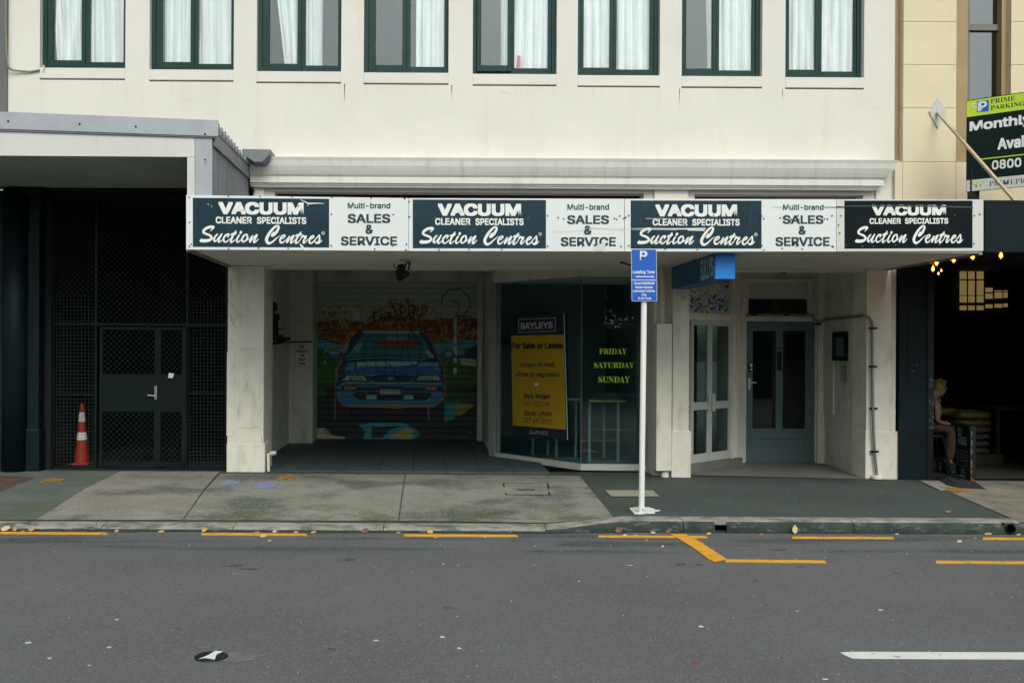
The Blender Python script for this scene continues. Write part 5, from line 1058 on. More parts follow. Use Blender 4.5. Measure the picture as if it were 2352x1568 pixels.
# ------------------------------------------------------------------ left neighbour: building, canopy, gate
lb = empty('left_building', (-6.5, 14.5, 0), 'dark fronted neighbouring building at the left edge with a round fronted pillar', 'building')
mm = M(); mm.box(-14, P(17, 130, F - .03).x, F - .03, 16, 4.2, 8.6); mm.build('upper_wall', mat('neighbour_grey', (.13, .13, .135), .8, .1, 2), lb)
mm = M(); a, b = -9.0, P(90, 700, 13.4).x; mm.box(a, b, 13.4, 14.2, -.03, 3.78); mm.build('pillar', BLKB, lb, bevel=.03)
mm = M(); mm.cyl((P(28, 700, 13.3).x, 13.42, 0), (P(28, 700, 13.3).x, 13.42, 3.78), .17, n=20); mm.build('half_column', BLKB, lb, smooth=True)
mm = M(); mm.box(P(40, 440, 13.35).x, P(97, 440, 13.35).x, 13.34, 14.2, 3.70, 3.80); mm.build('pillar_capital', BLACK, lb)
mm = M(); mm.box(P(-60, 1000, 13.35).x, P(88, 1000, 13.35).x, 13.375, 13.9, -.03, P(40, 985, 13.35).z); mm.build('pillar_base', BLKB, lb, bevel=.02)
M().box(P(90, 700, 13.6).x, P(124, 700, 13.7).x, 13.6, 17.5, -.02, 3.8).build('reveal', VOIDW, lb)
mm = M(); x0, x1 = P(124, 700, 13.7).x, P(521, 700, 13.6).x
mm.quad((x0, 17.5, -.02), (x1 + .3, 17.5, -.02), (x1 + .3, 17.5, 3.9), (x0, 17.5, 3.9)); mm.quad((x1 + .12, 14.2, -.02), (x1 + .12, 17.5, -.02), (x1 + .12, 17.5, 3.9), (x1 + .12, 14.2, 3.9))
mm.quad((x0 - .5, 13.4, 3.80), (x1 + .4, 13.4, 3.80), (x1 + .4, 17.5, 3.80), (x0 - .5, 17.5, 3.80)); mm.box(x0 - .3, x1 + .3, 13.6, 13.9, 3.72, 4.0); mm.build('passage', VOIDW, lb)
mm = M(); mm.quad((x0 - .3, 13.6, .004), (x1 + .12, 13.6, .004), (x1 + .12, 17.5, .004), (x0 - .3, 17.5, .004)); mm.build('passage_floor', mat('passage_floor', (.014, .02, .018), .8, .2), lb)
zK = Z(0, 0, 2.24)
YC = 11.2
lc = empty('steel_canopy', (-4.5, 12.3, 3.8), 'grey metal and white boarded canopy over the dark gateway at the left', 'canopy')
def cpx(pts, nm, m, d=.03, Y=YC, **k): return M().prism([P(x, y, Y) for x, y in pts], (0, d, 0)).build(nm, m, lc, **k)
cpx([(-300, 247), (0, 256.5), (501, 276.5), (500, 313), (0, 296), (-300, 286)], 'flashing', GALV, .035, YC - .03)
cpx([(-300, 286.5), (0, 296.5), (497, 313.5), (497, 316.5), (0, 300.5), (-300, 290.5)], 'flashing_lip', GALVD, .02, YC - .02)
cpx([(-300, 290), (0, 301), (447, 315), (447, 360.5), (0, 357.5), (-300, 355)], 'front_board', WHITEB2, .04)
cpx([(430, 361.2), (447, 361.2), (447, 560), (430, 560)], 'white_post', WHITEB2, .04)
cpx([(448, 315.6), (487, 317), (487, 560), (448, 560)], 'corner_sheet', GALV, .04)
mm = M(); 
for x, y in ((19, 279), (183, 285.5), (312, 291), (471, 308), (471, 367)): p = P(x, y, YC - .03); mm.cyl((p.x, p.y - .006, p.z), (p.x, p.y, p.z), .012, n=8)
mm.build('screws', BLACK, lc, kind='stuff')
ztop = P(490, 300, YC).z; xs_ = P(488, 400, YC).x
mm = M(); n = 22
for i in range(n):                      # corrugated side wall
    y0_, y1_ = YC + .04 + (F - YC - .06) * i / n, YC + .04 + (F - YC - .06) * (i + 1) / n; w = (y1_ - y0_)
    xo = [xs_ - .005, xs_ - .005, xs_ - .03, xs_ - .03]; yo = [y0_, y0_ + w * .62, y0_ + w * .72, y1_ - w * .1]
    pts = [(xo[0], yo[0]), (xo[1], yo[1]), (xo[2], yo[2]), (xo[3], yo[3]), (xs_ - .005, y1_)]
    for (xa_, ya_), (xb_, yb_) in zip(pts, pts[1:]): mm.quad((xa_, ya_, 2.8), (xb_, yb_, 2.8), (xb_, yb_, ztop - .06), (xa_, ya_, ztop - .06))
mm.build('side_cladding', GALVD, lc)
M().prism([Vector(t) for t in ((xs_ + .02, YC + .03, ztop - .17), (xs_ + .02, F - .06, ztop - .17), (xs_ + .02, F - .06, ztop + .03), (xs_ + .02, YC + .03, ztop + .09))], (-.02, 0, 0)).build('side_flashing', GALVD, lc)
mm = M()
for i in range(12):                     # roof sheet ribs seen on edge
    y = YC + .12 + i * .185; mm.prism([Vector(t) for t in ((xs_ + .035, y, ztop + .02 - i*.003), (xs_ + .035, y + .10, ztop + .02 - i*.003), (xs_ + .035, y + .075, ztop + .115 - i * .006), (xs_ + .035, y + .03, ztop + .115 - i * .006))], (-4, 0, 0))
mm.box(-9, xs_ + .03, YC + .01, F - .05, ztop - .01, ztop + .015); mm.build('roof_sheet', GALVD, lc)
cz = P(200, 360, YC).z
M().box(-9, P(430, 400, YC).x - .002, YC + .042, F + .1, cz - .0, cz + .03).build('soffit', CSOFF, lc)
zg_ = Z(950, 540, 7.13)
mm = M(); Yg = F - .03
fr_ = [P(*zg_(-300, 135), Yg - .35), P(*zg_(455, 148), Yg - .35), P(*zg_(440, 255), Yg - .35), P(*zg_(235, 475), Yg - .35), P(*zg_(20, 475), Yg - .35), P(*zg_(-300, 250), Yg - .35)]
bk = [Vector((v.x, F - .003, v.z)) for v in (P(*zg_(-300, 135), Yg - .35), P(*zg_(455, 148), Yg - .35), P(*zg_(440, 255), Yg - .35), P(*zg_(325, 560), Yg - .35), P(*zg_(-50, 560), Yg - .35), P(*zg_(-300, 400), Yg - .35))]
nn = len(mm.v); mm.v += [tuple(v) for v in fr_ + bk]; mm.f += [tuple(range(6))[::-1], tuple(range(6, 12))] + [(i, (i+1) % 6, 6 + (i+1) % 6, 6 + i) for i in range(6)]
mm.build('rainwater_head', mat('rain_head_grey', (.16, .17, .19), .5, .1, 3), label='dark grey metal rainwater box where the steel canopy meets the cream wall', cat='gutter box')
cbp = [P(14, -80, 13.4), P(13, 60, 13.4), P(15, 120, 13.4), P(19, 155, 13.42), P(30, 162, 13.46), P(70, 165, 13.48), P(91, 161, 13.48)]
M().tube(cbp, .012, 6).build('wall_cable', mat('pale_green_cable', (.20, .24, .14), .6, .1), label='thin cable hanging down beside the leftmost upstairs window', cat='cable')
M().tube([P(99, 161, 13.47), P(101, 150, 13.47)], .010, 6).build('cable_end', LETW, label='stub of white cable at the lower left corner of the leftmost window', cat='cable')
# gate
YG = 13.7
gt = empty('mesh_gate', (P(322, 1000, YG).x, YG, 0), 'dark steel security screen and gate with wire mesh beside the cream pillar', 'gate')
mm = M()
for q in ((122, 445, 126, 1077), (217, 445, 223, 1077), (427, 445, 432, 1077), (517, 445, 523, 1077)): pbox(mm, *q, YG, .05)
mm.build('post', GATEM, gt)
mm = M()
for q in ((126, 741, 217, 747), (223, 742, 427, 748), (432, 743, 517, 749), (126, 1070, 217, 1077), (432, 1070, 517, 1077), (432, 901, 517, 905), (126, 904, 217, 908)): pbox(mm, *q, YG + .002, .045)
mm.build('rail', GATEM, gt)
gl = empty('gate_leaf', (P(325, 1070, YG).x, YG - .02, 0.03), parent=gt)
Yl = YG - .03
for q in ((228, 751, 235.5, 1066), (354, 757, 369, 1062), (417, 751, 427, 1066), (235.5, 751, 417, 757.5), (235.5, 1062, 417, 1070)): PB(*q, Yl, .045).build('gate_bar', GATEM, gl, bevel=.003)
PB(235.5, 859, 417, 945, Yl + .004, .03).build('lock_panel', mat('gate_panel_paint', (.003, .010, .010), .5, .15, 2, spec=.2), gl)
PB(354.5, 886, 360.5, 917, Yl - .02, .018).build('handle_plate', CHROME, gl); M().cyl(P(357, 909, Yl - .04), P(339, 907, Yl - .05), .009).build('lever', CHROME, gl)
M().prism([P(x, y, Yl - .02) for x, y in ((388, 856), (400, 858), (396, 868.5), (386, 867))], (0, .012, 0)).build('tag', LETW, gl)
def grid(mm, x0, y0, x1, y1, Y, p=8.15, r=.0022):
    x = x0 + p / 2
    while x < x1: mm.cyl(P(x, y1, Y), P(x, y0, Y), r, n=4, cap=False); x += p
    y = y0 + p / 2
    while y < y1: mm.cyl(P(x0, y, Y + .004), P(x1, y, Y + .004), r, n=4, cap=False); y += p
def chain(mm, x0, y0, x1, y1, Y, p=13.0, r=.002):
    for sg in (1, -1):
        k = -int((y1 - y0) / p) - 2
        while True:
            xs0 = x0 + k * p
            if xs0 > x1 + (y1 - y0) + p: break
            # line x = xs0 + sg*(y - y0) style, clip to the rectangle
            c = xs0 if sg == 1 else xs0 + 0
            ya, yb = y0, y1
            f = (lambda y: c + (y - y0)) if sg == 1 else (lambda y: c - (y - y0))
            if sg == 1: ya = max(y0, y0 + (x0 - c)); yb = min(y1, y0 + (x1 - c))
            else: ya = max(y0, y0 + (c - x1)); yb = min(y1, y0 + (c - x0))
            if yb > ya + 1: mm.cyl(P(f(ya), ya, Y + sg * .002), P(f(yb), yb, Y + sg * .002), r, n=4, cap=False)
            k += 1
mm = M(); grid(mm, 126, 676, 217, 1070, YG + .03); grid(mm, 432, 690, 517, 1070, YG + .03); mm.build('wire_mesh', WIRE, gt, kind='stuff')
mm = M(); chain(mm, 235.5, 757, 354, 860, Yl + .02); chain(mm, 369, 757, 417, 860, Yl + .02); chain(mm, 235.5, 945, 354, 1062, Yl + .02); chain(mm, 369, 945, 417, 1062, Yl + .02); mm.build('chain_link', WIRE, gl, kind='stuff')
mm = M(); chain(mm, 223, 450, 427, 742, YG + .03); chain(mm, 126, 450, 217, 676, YG + .03); chain(mm, 432, 450, 517, 690, YG + .03); mm.build('upper_chain_link', WIRE, gt, kind='stuff')
# cone
cc = G(188, 1066, 0.004); cc.z = .006
cn = empty('traffic_cone', cc, 'tall orange traffic cone with two white bands standing behind the wire mesh', 'traffic cone')
def cz_(py): return P(188, py, cc.y).z
H = cz_(927); 
def rad(z): t = z / H; return .105 * (1 - t) + .026 * t
def cone_band(z0, z1, m, nm, e=0): M().lathe((cc.x, cc.y, 0), [(rad(z0) + e, z0), (rad(z1) + e, z1)] + ([(.001, z1)] if z1 >= H - .001 else []), 20).build(nm, m, cn, smooth=False)
cone_band(.02, H, ORANGE, 'cone_body'); cone_band(cz_(1009), cz_(992), LETW, 'reflective_band', .002); cone_band(cz_(968), cz_(946), LETW, 'reflective_band', .002)
M().box(cc.x - .12, cc.x + .12, cc.y - .12, cc.y + .12, .006, .03).build('cone_base', ORANGE, cn, bevel=.01)

# ------------------------------------------------------------------ right neighbour
rb = empty('beige_building', (9, 14, 0), 'beige rendered building with sash windows at the right edge', 'building')
YR = 13.42
js_ = [-40, 50, 149, 248, 372, 470]
for i in range(5):
    y0_, y1_ = js_[i], js_[i+1]
    a, b = P(2075, 200, YR).x, P(2196.5, 200, YR).x
    M().box(a, b, YR, YR + .4, P(2130, y1_, YR).z + .002, P(2130, y0_, YR).z - .002).build('block', BEIGE, rb, bevel=.004)
    a, b = P(2322, 200, YR).x, P(2700, 200, YR).x
    M().box(a, b, YR, YR + .4, P(2340, y1_, YR).z + .002, P(2340, y0_, YR).z - .002).build('block', BEIGE, rb, bevel=.004)
zlow = P(2130, 372, YR).z
a = P(2056.5, 400, YR).x; M().box(a, P(2075, 200, YR).x - .001, YR + .01, YR + .4, P(0, 470, YR).z, zlow).build('wall_base', BEIGE, rb)
M().box(P(2196.5, 400, YR).x + .001, P(2322, 400, YR).x - .001, YR + .006, YR + .4, P(0, 470, YR).z, zlow).build('wall_base', BEIGE, rb)
M().box(P(2057, 200, F).x, P(2075, 200, F).x, YR + .12, YR + .4, zlow, 8.6).build('tan_recess', TAN, rb)
M().box(P(2197, 200, YR).x, P(2226, 200, YR).x, YR + .04, YR + .4, zlow, 8.6).build('tan_recess', TAN, rb)
M().box(P(2309, 200, YR).x, P(2322, 200, YR).x, YR + .09, YR + .4, zlow, 8.6).build('tan_recess', TAN, rb)
mm = M(); mm.box(P(2075, 200, YR).x + .01, P(2196, 200, YR).x - .01, YR + .012, YR + .3, zlow - .3, 8.6); mm.build('joint_core', BEIGE, rb)
sw_ = empty('sash_window', (P(2267, 200, YR).x, YR + .2, zlow), parent=rb)
mm = M(); Yw = YR + .17; pbox(mm, 2293, -60, 2309, 340, Yw, .06); pbox(mm, 2222, 56, 2293, 70, Yw - .01, .06); pbox(mm, 2222, -60, 2226.5, 340, Yw, .06); mm.build('frame', BROWNW, sw_)
PB(2226.5, -60, 2293, 56, Yw + .03, .005).build('pane', glass('dusk_glass', (.5, .5, .5), .16), sw_); PB(2226.5, 70, 2293, 340, Yw + .04, .005).build('pane', bpy.data.materials['dusk_glass'], sw_)
PB(2200, -60, 2330, 340, Yw + .3, .02).build('room_back', DARKIN, sw_)
mm = M(); mm.box(P(2075, 460, YR).x, 12, YR + .05, YR + .4, 3.0, P(0, 455, YR).z); mm.build('lower_wall', BEIGE, rb)
# bar front
br = empty('bar_building', (8, 13.5, 0), 'black painted bar front with an open dark interior at the right', 'building')
x0, x1 = P(2066, 800, 13.45).x, P(2145, 800, 13.45).x
M().box(x0, x1, 13.45, 14.0, -.08, 3.3).build('pilaster', BLKB, br, bevel=.008)
mm = M(); 
for q in ((2086, 640, 2088, 878), (2126, 640, 2128, 878), (2088, 876, 2126, 878)): pbox(mm, *q, 13.44, .009)
for q in ((2131, 620, 2145, 1100),): pbox(mm, *q, 13.435, .014)
mm.build('panel_moulding', BLACK, br)
mm = M(); rnd = random.Random(4)
for i in range(70):
    x, y = rnd.uniform(2134, 2143), rnd.choice([rnd.uniform(865, 890), rnd.uniform(900, 980)]); pbox(mm, x, y, x + rnd.uniform(.6, 2), y + rnd.uniform(1, 4), 13.434, .0008)
for x, y in ((2096, 850), (2105, 837)): pbox(mm, x, y, x + 3, y + 2.5, 13.4485, .001)
mm.build('chipped_paint', mat('old_green_paint', (.12, .20, .16), .8, .2, 20), br)
mm = M(); X0_, X1_ = x1 - .02, 13.0
mm.quad((X0_, 14.0, -.1), (X0_, 21, -.1), (X0_, 21, 3.6), (X0_, 14.0, 3.6)); mm.quad((X0_, 21, -.1), (X1_, 21, -.1), (X1_, 21, 3.6), (X0_, 21, 3.6)); mm.quad((X0_, 13.45, 3.35), (X1_, 13.45, 3.35), (X1_, 21, 3.35), (X0_, 21, 3.35)); mm.quad((X1_, 13.4, -.1), (X1_, 13.4, 3.6), (X1_, 21, 3.6), (X1_, 21, -.1))
mm.box(8.6, 13, 13.6, 14.0, -.1, 3.4)
mm.build('bar_room', mat('bar_dark', (.014, .011, .008), .8, .3, 2), br)
mm = M(); mm.quad((X0_, 13.5, -.04), (X1_, 13.5, -.04), (X1_, 21, -.04), (X0_, 21, -.04)); mm.build('bar_floor', mat('bar_floor_concrete', (.045, .045, .038), .7, .3, 2), br)
mm = M(); mm.box(X0_, 13, 13.45, 13.8, 3.3, 3.9); mm.build('bar_lintel', BLACK, br)
nb = empty('bar_awning', (8, 11.3, 2.8), 'plain black fascia of the neighbouring bar awning at the right edge', 'awning')
mm = M(); mm.box(P(2262, 520, 11.2).x, 13, 11.2, 11.24, P(2300, 578.5, 11.2).z, P(2300, 460, 11.2).z); mm.build('fascia', mat('bar_fascia', (.002, .009, .011), .5, .1, spec=.2), nb)
mm = M(); mm.box(P(2262, 520, 11.2).x + .003, 13, 11.241, 13.4, 2.83, 2.9); mm.build('soffit', BLACK, nb)
zG_ = Z(3340, 900, 1.568)
lw = empty('lit_window', P(*zG_(545, 410), 20.9), parent=br)
EMW = emis('lamp_lit_blind', (.50, .36, .13), .27); mm_ = None
rows = [(162, 230), (238, 323), (328, 367), (385, 412)]
for ci, (cx0, cx1) in enumerate(((407, 447), (457, 494), (507, 547), (558, 600), (612, 657), (665, 688))):
    for ri, (ry0, ry1) in enumerate(rows):
        if ci >= 3 and ri == 0: continue
        if ci >= 3 and ri == 1: ry0 = 296 if ci > 3 else 280; ry1 = 303 if ci > 3 else 306
        if ci >= 3 and ri == 2: ry0 = 308 if ci > 3 else 314; ry1 = 345 - (ci - 3) * 3
        if ci >= 3 and ri == 3: ry0, ry1 = 378 - (ci - 3) * 3, 400 - (ci-3) * 3
        PB(*zG_(cx0, ry0), *zG_(cx1, ry1), 20.9, .01).build('window_pane', EMW, lw)
BUL = [(2151, 603, 12.2, 6.2, 'amber filament bulb, third from left of the row under the bar awning'), (2190.5, 596, 11.9, 6.2, 'amber bulb left of the lit window panes, under the awning end'), (2234, 589, 11.7, 6.4, 'amber bulb just below the white end of the sign board'), (2299, 586, 11.5, 6.4, 'rightmost amber bulb, under the black fascia'), (2143, 617, 12.6, 5.6, 'lowest big amber bulb beside the black pilaster'), (2162, 621, 17, 3.0, 'small distant bulb, upper of the two inside the bar'), (2155.6, 628, 17, 3.0, 'small distant bulb, lower of the two inside the bar')]
AMB = glass('amber_glass', (1.0, .45, .10), .05); FIL = emis('filament', (1, .50, .14), 26); FIL2 = emis('bulb_core', (1, .8, .5), 9)
for x, y, Y, r, lab in BUL:
    p = P(x, y, Y); s = Y / FPX; r = r * s * 1.15
    bo = empty('light_bulb', p, lab, 'light bulb', 'amber bulbs strung at the bar entrance')
    M().lathe((p.x, p.y, p.z), [(.001, -r*1.45), (r*.5, -r*1.3), (r, -r*.4), (r*.95, .1*r), (r*.6, r), (r*.42, r*1.3)], 14).build('bulb_glass', AMB, bo, smooth=True)
    M().lathe((p.x, p.y, p.z), [(.001, -r*.8), (r*.45, -r*.4), (r*.42, r*.3), (.001, r*.8)], 8).build('filament', FIL if Y < 15 else FIL2, bo, smooth=True)
    M().cyl((p.x, p.y, p.z + r*1.3), (p.x, p.y, p.z + r*2.1), r*.45, n=10).build('socket', BLACK, bo)
    M().cyl((p.x, p.y, p.z + r*2.1), (p.x, p.y, p.z + r*2.1 + .35), .004, n=4).build('flex', BLACK, bo)
# tie rod and wall plate
dz = Z(2840, 0, 2.24); DPp = lambda x, y, Y: P(*dz(x, y), Y)
rod = empty('awning_tie_rod', DPp(1512, 960, YR - .02), 'thin raw wood stay with a diamond wall plate, slanting across the parking board', 'tie rod')
M().prism([DPp(1512, 820, YR), DPp(1582, 940, YR), DPp(1512, 1080, YR), DPp(1437, 940, YR)], (0, -.02, 0)).build('wall_plate', mat('pale_plate', (.50, .50, .50), .6, .15, 20, bump=.3, bscale=40), rod)
pa, pb = DPp(1512, 945, YR - .03), P(2337, 468, 11.26)
M().cyl(pa, pb, .022, n=4).build('stay', WOODP, rod)
# parking board
bq = {}
YB0, YB1 = 12.60, 12.17; TLb = P(2220, 231, YB0); BLb = P(2220, 441, YB0)
xw = (P(2352, 210, YB1) - TLb); dirb = Vector((xw.x, YB1 - YB0, 0)).normalized(); nb_ = Vector((dirb.y, -dirb.x, 0)); nb_ = -nb_ if nb_.y > 0 else nb_
zPP = Z(3600, 330, 3.6458)
def BP(x, y): return PL(*zPP(x, y), TLb, nb_)
LB = 2.1; pk = empty('parking_board', BLb + dirb * 1.0, 'angled black and lime Prime Parking board standing on the awning', 'advertising board')
zT, zB_ = TLb.z, BLb.z
def bquad(u0, z0, u1, z1, off, nm, m, th=.002):
    q = [TLb + dirb * u0 + nb_ * off, TLb + dirb * u1 + nb_ * off]; pts = [Vector((q[0].x, q[0].y, z0)), Vector((q[1].x, q[1].y, z0)), Vector((q[1].x, q[1].y, z1)), Vector((q[0].x, q[0].y, z1))]
    return M().prism(pts, -nb_ * th).build(nm, m, pk)
bquad(0, zB_, LB, zT, 0, 'board', DGREEN, .02)
zl = BP(90, 402).z; bquad(.004, zl, LB, zT - .01, .0022, 'lime_band', LIME)
zw_ = BP(88, 1265).z; bquad(.004, zB_ + .004, LB, zw_, .0022, 'white_band', WHITEB2)
zn = BP(290, 968).z; u0 = (BP(290, 968) - TLb).dot(dirb); bquad(u0, zn - .012, LB, zn, .0022, 'lime_rule', LIME)
def bt(b, x0, y0, x1, y1, sk, m, **k):
    c_ = [BP(x0, y0), BP(x1, y0 + sk), BP(x1, y1 + sk), BP(x0, y1)]; zt_ = c_[0].z; zb_ = c_[3].z
    c_ = [Vector((c_[0].x, c_[0].y, zt_)), Vector((c_[1].x, c_[1].y, zt_)), Vector((c_[1].x, c_[1].y, zb_)), Vector((c_[0].x, c_[0].y, zb_))]
    text(b, c_, m, pk, off=.0042, **k)
bt('PRIME', 420, 155, 755, 218, -40, LETD, serif=True, bold=-.003); bt('PARKING', 420, 245, 885, 305, -60, LETD, serif=True, bold=-.003)
bt('Monthly', 133, 465, 990, 627, -100, LETW, bold=.03); bt('Available', 515, 690, 1300, 850, -90, LETW, bold=.03); bt('0800', 438, 995, 840, 1120, -40, LETW, bold=.02)
bt('PRIMEPR', 402, 1275, 900, 1345, -60, mat('purple_navy', (.05, .02, .12), .5, 0), serif=True, bold=-.012)
c_ = [BP(230, 185), BP(395, 165), BP(395, 318), BP(230, 335)]; M().prism([v + nb_ * .0035 for v in c_], -nb_ * .001).build('logo_square', BLUES, pk)
bt('P', 262, 192, 370, 318, -10, LETW, bold=.02, name='logo_letter')
mlog = text('P', [BP(258, 205), BP(160, 215), BP(160, 330), BP(258, 325)], LETW, pk, off=.0052, bold=-.01, name='logo_letter')
text('P', [BP(265, 1270), BP(335, 1262), BP(335, 1350), BP(265, 1356)], LIME, pk, off=.0042, bold=-.005, name='logo_letter'); text('P', [BP(240, 1272), BP(168, 1280), BP(168, 1360), BP(240, 1358)], LIME, pk, off=.0042, bold=-.005, name='logo_letter')
c0 = TLb + dirb * .10; M().box(c0.x - .04, c0.x + .07, c0.y + .02, c0.y + .1, 3.36, zB_ + .3).build('post', GATEM, pk)
M().box(c0.x + 1.2, c0.x + 1.3, c0.y - .9, c0.y - .8, 2.9, zB_ + .3).build('post', GATEM, pk)

# ------------------------------------------------------------------ chalkboard, sacks, stool, person
zF_ = Z(3400, 1350, 3.136)
ab_ = empty('chalkboard_sign', (7.07, 13.2, -.03), 'black chalkboard pavement sign reading $2 WINGS on a rubber base', 'pavement sign')
L0, L1 = Vector((7.125, 13.5, 0)), Vector((7.0, 12.92, 0)); dL = (L1 - L0).normalized(); nL = Vector((dL.y, -dL.x, 0)); nL = -nL if nL.x > 0 else nL
zt0 = .715
def AP(x, y): return PL(*zF_(x, y), L0, nL)
mm = M(); mm.prism([Vector((L0.x, L0.y, .03)), Vector((L1.x, L1.y, .03)), Vector((L1.x, L1.y, zt0)), Vector((L0.x, L0.y, zt0))], -nL * .07); mm.build('board', BLACK, ab_)
CH = mat('chalk', (.42, .50, .48), .9, .1)
text('$2', [AP(606, 770), AP(652, 790), AP(652, 905), AP(606, 905)], CH, ab_, off=.003); text('WINGS', [AP(606, 905), AP(704, 900), AP(704, 1000), AP(606, 985)], CH, ab_, off=.003)
stk_ = [[(600, 1050, 3), (640, 1060, 3), (708, 1075, 3)], [(600, 1060, 3), (600, 1210, 3), (650, 1240, 3), (705, 1250, 3)], [(708, 1080, 3), (708, 1240, 3)], [(625, 1090, 4), (650, 1110, 4), (680, 1100, 4)], [(625, 1130, 4), (660, 1145, 4), (690, 1135, 4)], [(625, 1170, 4), (655, 1185, 4), (690, 1175, 4)], [(640, 1275, 6), (680, 1290, 6), (650, 1310, 6), (685, 1330, 6)], [(640, 1340, 6), (660, 1360, 6), (685, 1350, 6), (680, 1385, 6)]]
strokes(stk_, lambda x, y: AP(x, y), n=nL, off=.003).build('chalk_drawing', CH, ab_)
cols = [(.12, .10, .03), (.10, .12, .08), (.12, .10, .03), (.10, .11, .05), (.30, .06, .02), (.26, .06, .03)]
for k, (y0_, y1_) in enumerate(((838, 905), (935, 1015), (1040, 1110), (1170, 1260), (1280, 1340), (1375, 1440))):
    za, zb2 = P(*zF_(740, y1_), 12.92).z, P(*zF_(740, y0_), 12.92).z
    M().box(L1.x + .012, L1.x + .06, L1.y - .006, L1.y - .001, za, zb2).build('edge_picture', mat(f'edge_colour_{k}', cols[k], .7, .4, 40), ab_)
bp_ = [(385, 1405), (425, 1365), (620, 1372), (700, 1400), (800, 1420), (940, 1520), (560, 1495), (470, 1470)]
q = [G(*zF_(x, y), -.035) for x, y in bp_]; mm = M(); cen = sum(q, Vector()) / len(q); n = len(q)
mm.v += [tuple(p) for p in q] + [tuple(cen.lerp(p, .62) + Vector((0, 0, .045))) for p in q]
mm.f += [(i, (i+1) % n, n + (i+1) % n, n + i) for i in range(n)] + [tuple(range(n, 2*n))]; mm.build('rubber_base', RUBBER, ab_)
# sacks
def sack(x0, y0, x1, y1, Y, d, m, lab, rot=0):
    a, b = P(x0, y1, Y), P(x1, y0, Y); cx, cz, hx, hz = (a.x + b.x) / 2, (a.z + b.z) / 2, (b.x - a.x) / 2, (b.z - a.z) / 2; mm = M(); N, K = 20, 8; rnd = random.Random(int(x0 + y0))
    for k in range(K + 1):
        ph = -math.pi / 2 + math.pi * k / K
        for i in range(N):
            th = 2 * math.pi * i / N; e = lambda v, p: math.copysign(abs(v) ** p, v)
            mm.v.append((cx + hx * e(math.cos(ph), .5) * e(math.cos(th), .45) * (1 + rnd.uniform(-.03, .03)), Y + d/2 + d/2 * e(math.cos(ph), .5) * e(math.sin(th), .45), cz + hz * e(math.sin(ph), .7) * (1 + rnd.uniform(-.08, .08))))
    for k in range(K):
        for i in range(N): j = (i + 1) % N; mm.f.append((k*N+i, k*N+j, (k+1)*N+j, (k+1)*N+i))
    mm.build('sack', m, smooth=True, label=lab, cat='sack', group='sacks stacked in the bar entrance')
sx = lambda x, y: zF_(x, y)
p_, q_ = sx(345, 560), sx(640, 660); sack(p_[0], p_[1], q_[0], q_[1], 15.3, .5, SACKY, 'yellow sack on top of the stack, behind the seated person')
p_, q_ = sx(600, 600), sx(1050, 710); sack(p_[0], p_[1], q_[0], q_[1], 15.1, .6, SACKY, 'upper yellow sack of the stack right of the seated person')
p_, q_ = sx(610, 700), sx(1050, 790); sack(p_[0], p_[1], q_[0], q_[1], 15.1, .6, SACKY, 'lower dull yellow sack lying on the pale sacks')
for i in range(4):
    p_, q_ = sx(600, 780 + i * 82), sx(1045 - i * 8, 870 + i * 82); sack(p_[0], p_[1], q_[0], q_[1], 15.1, .6, SACKW, ['topmost pale grey sack under the yellow ones', 'second pale grey sack from the top', 'third pale grey sack from the top', 'bottom pale sack of the stack on the bar floor'][i])
M().box(P(2200, 1000, 15.1).x, P(2300, 1000, 15.1).x, 15.05, 15.8, -.035, P(2250, 1043, 15.1).z).build('pallet', WOODD, label='dark wooden pallet under the sacks in the bar entrance', cat='pallet')
bt_ = empty('bar_table', P(2305, 1040, 15.5), 'dark wooden table in the gloom at the right edge of the photo', 'table')
M().box(P(2290, 990, 15.3).x, P(2290, 990, 15.3).x + .9, 15.3, 16.0, .78, .82).build('table_top', WOODD, bt_)
for dx, dy in ((.05, .05), (.85, .05), (.05, .6), (.85, .6)): M().box(P(2290, 990, 15.3).x + dx - .03, P(2290, 990, 15.3).x + dx + .03, 15.3 + dy - .0, 15.3 + dy + .05, -.035, .78).build('leg', WOODD, bt_)
# stool
YQ = 14.05
sl = empty('bar_stool', (P(2140, 1060, YQ).x, YQ, -.03), 'dark stool under the person seated at the bar entrance', 'stool')
ss = P(2138, 994, YQ)
M().cyl((ss.x, YQ, ss.z - .05), (ss.x, YQ, ss.z - .012), .17, n=18).build('seat', GATEM, sl, bevel=.006)
for sx_, sy_ in ((1, -1), (1, 1), (-1, -1), (-1, 1)):
    M().cyl((ss.x + sx_ * .12, YQ + sy_ * .10, ss.z - .05), (ss.x + sx_ * .20, YQ + sy_ * .18, -.035), .017, .017, 8).build('leg', GATEM, sl)
mm = M(); z_ = .18
for k in range(4):
    a, b = ((1, -1), (1, 1), (-1, 1), (-1, -1))[k], ((1, 1), (-1, 1), (-1, -1), (1, -1))[k]; mm.cyl((ss.x + a[0] * .175, YQ + a[1] * .155, z_), (ss.x + b[0] * .175, YQ + b[1] * .155, z_), .010, n=6)
mm.build('foot_ring', GATEM, sl)
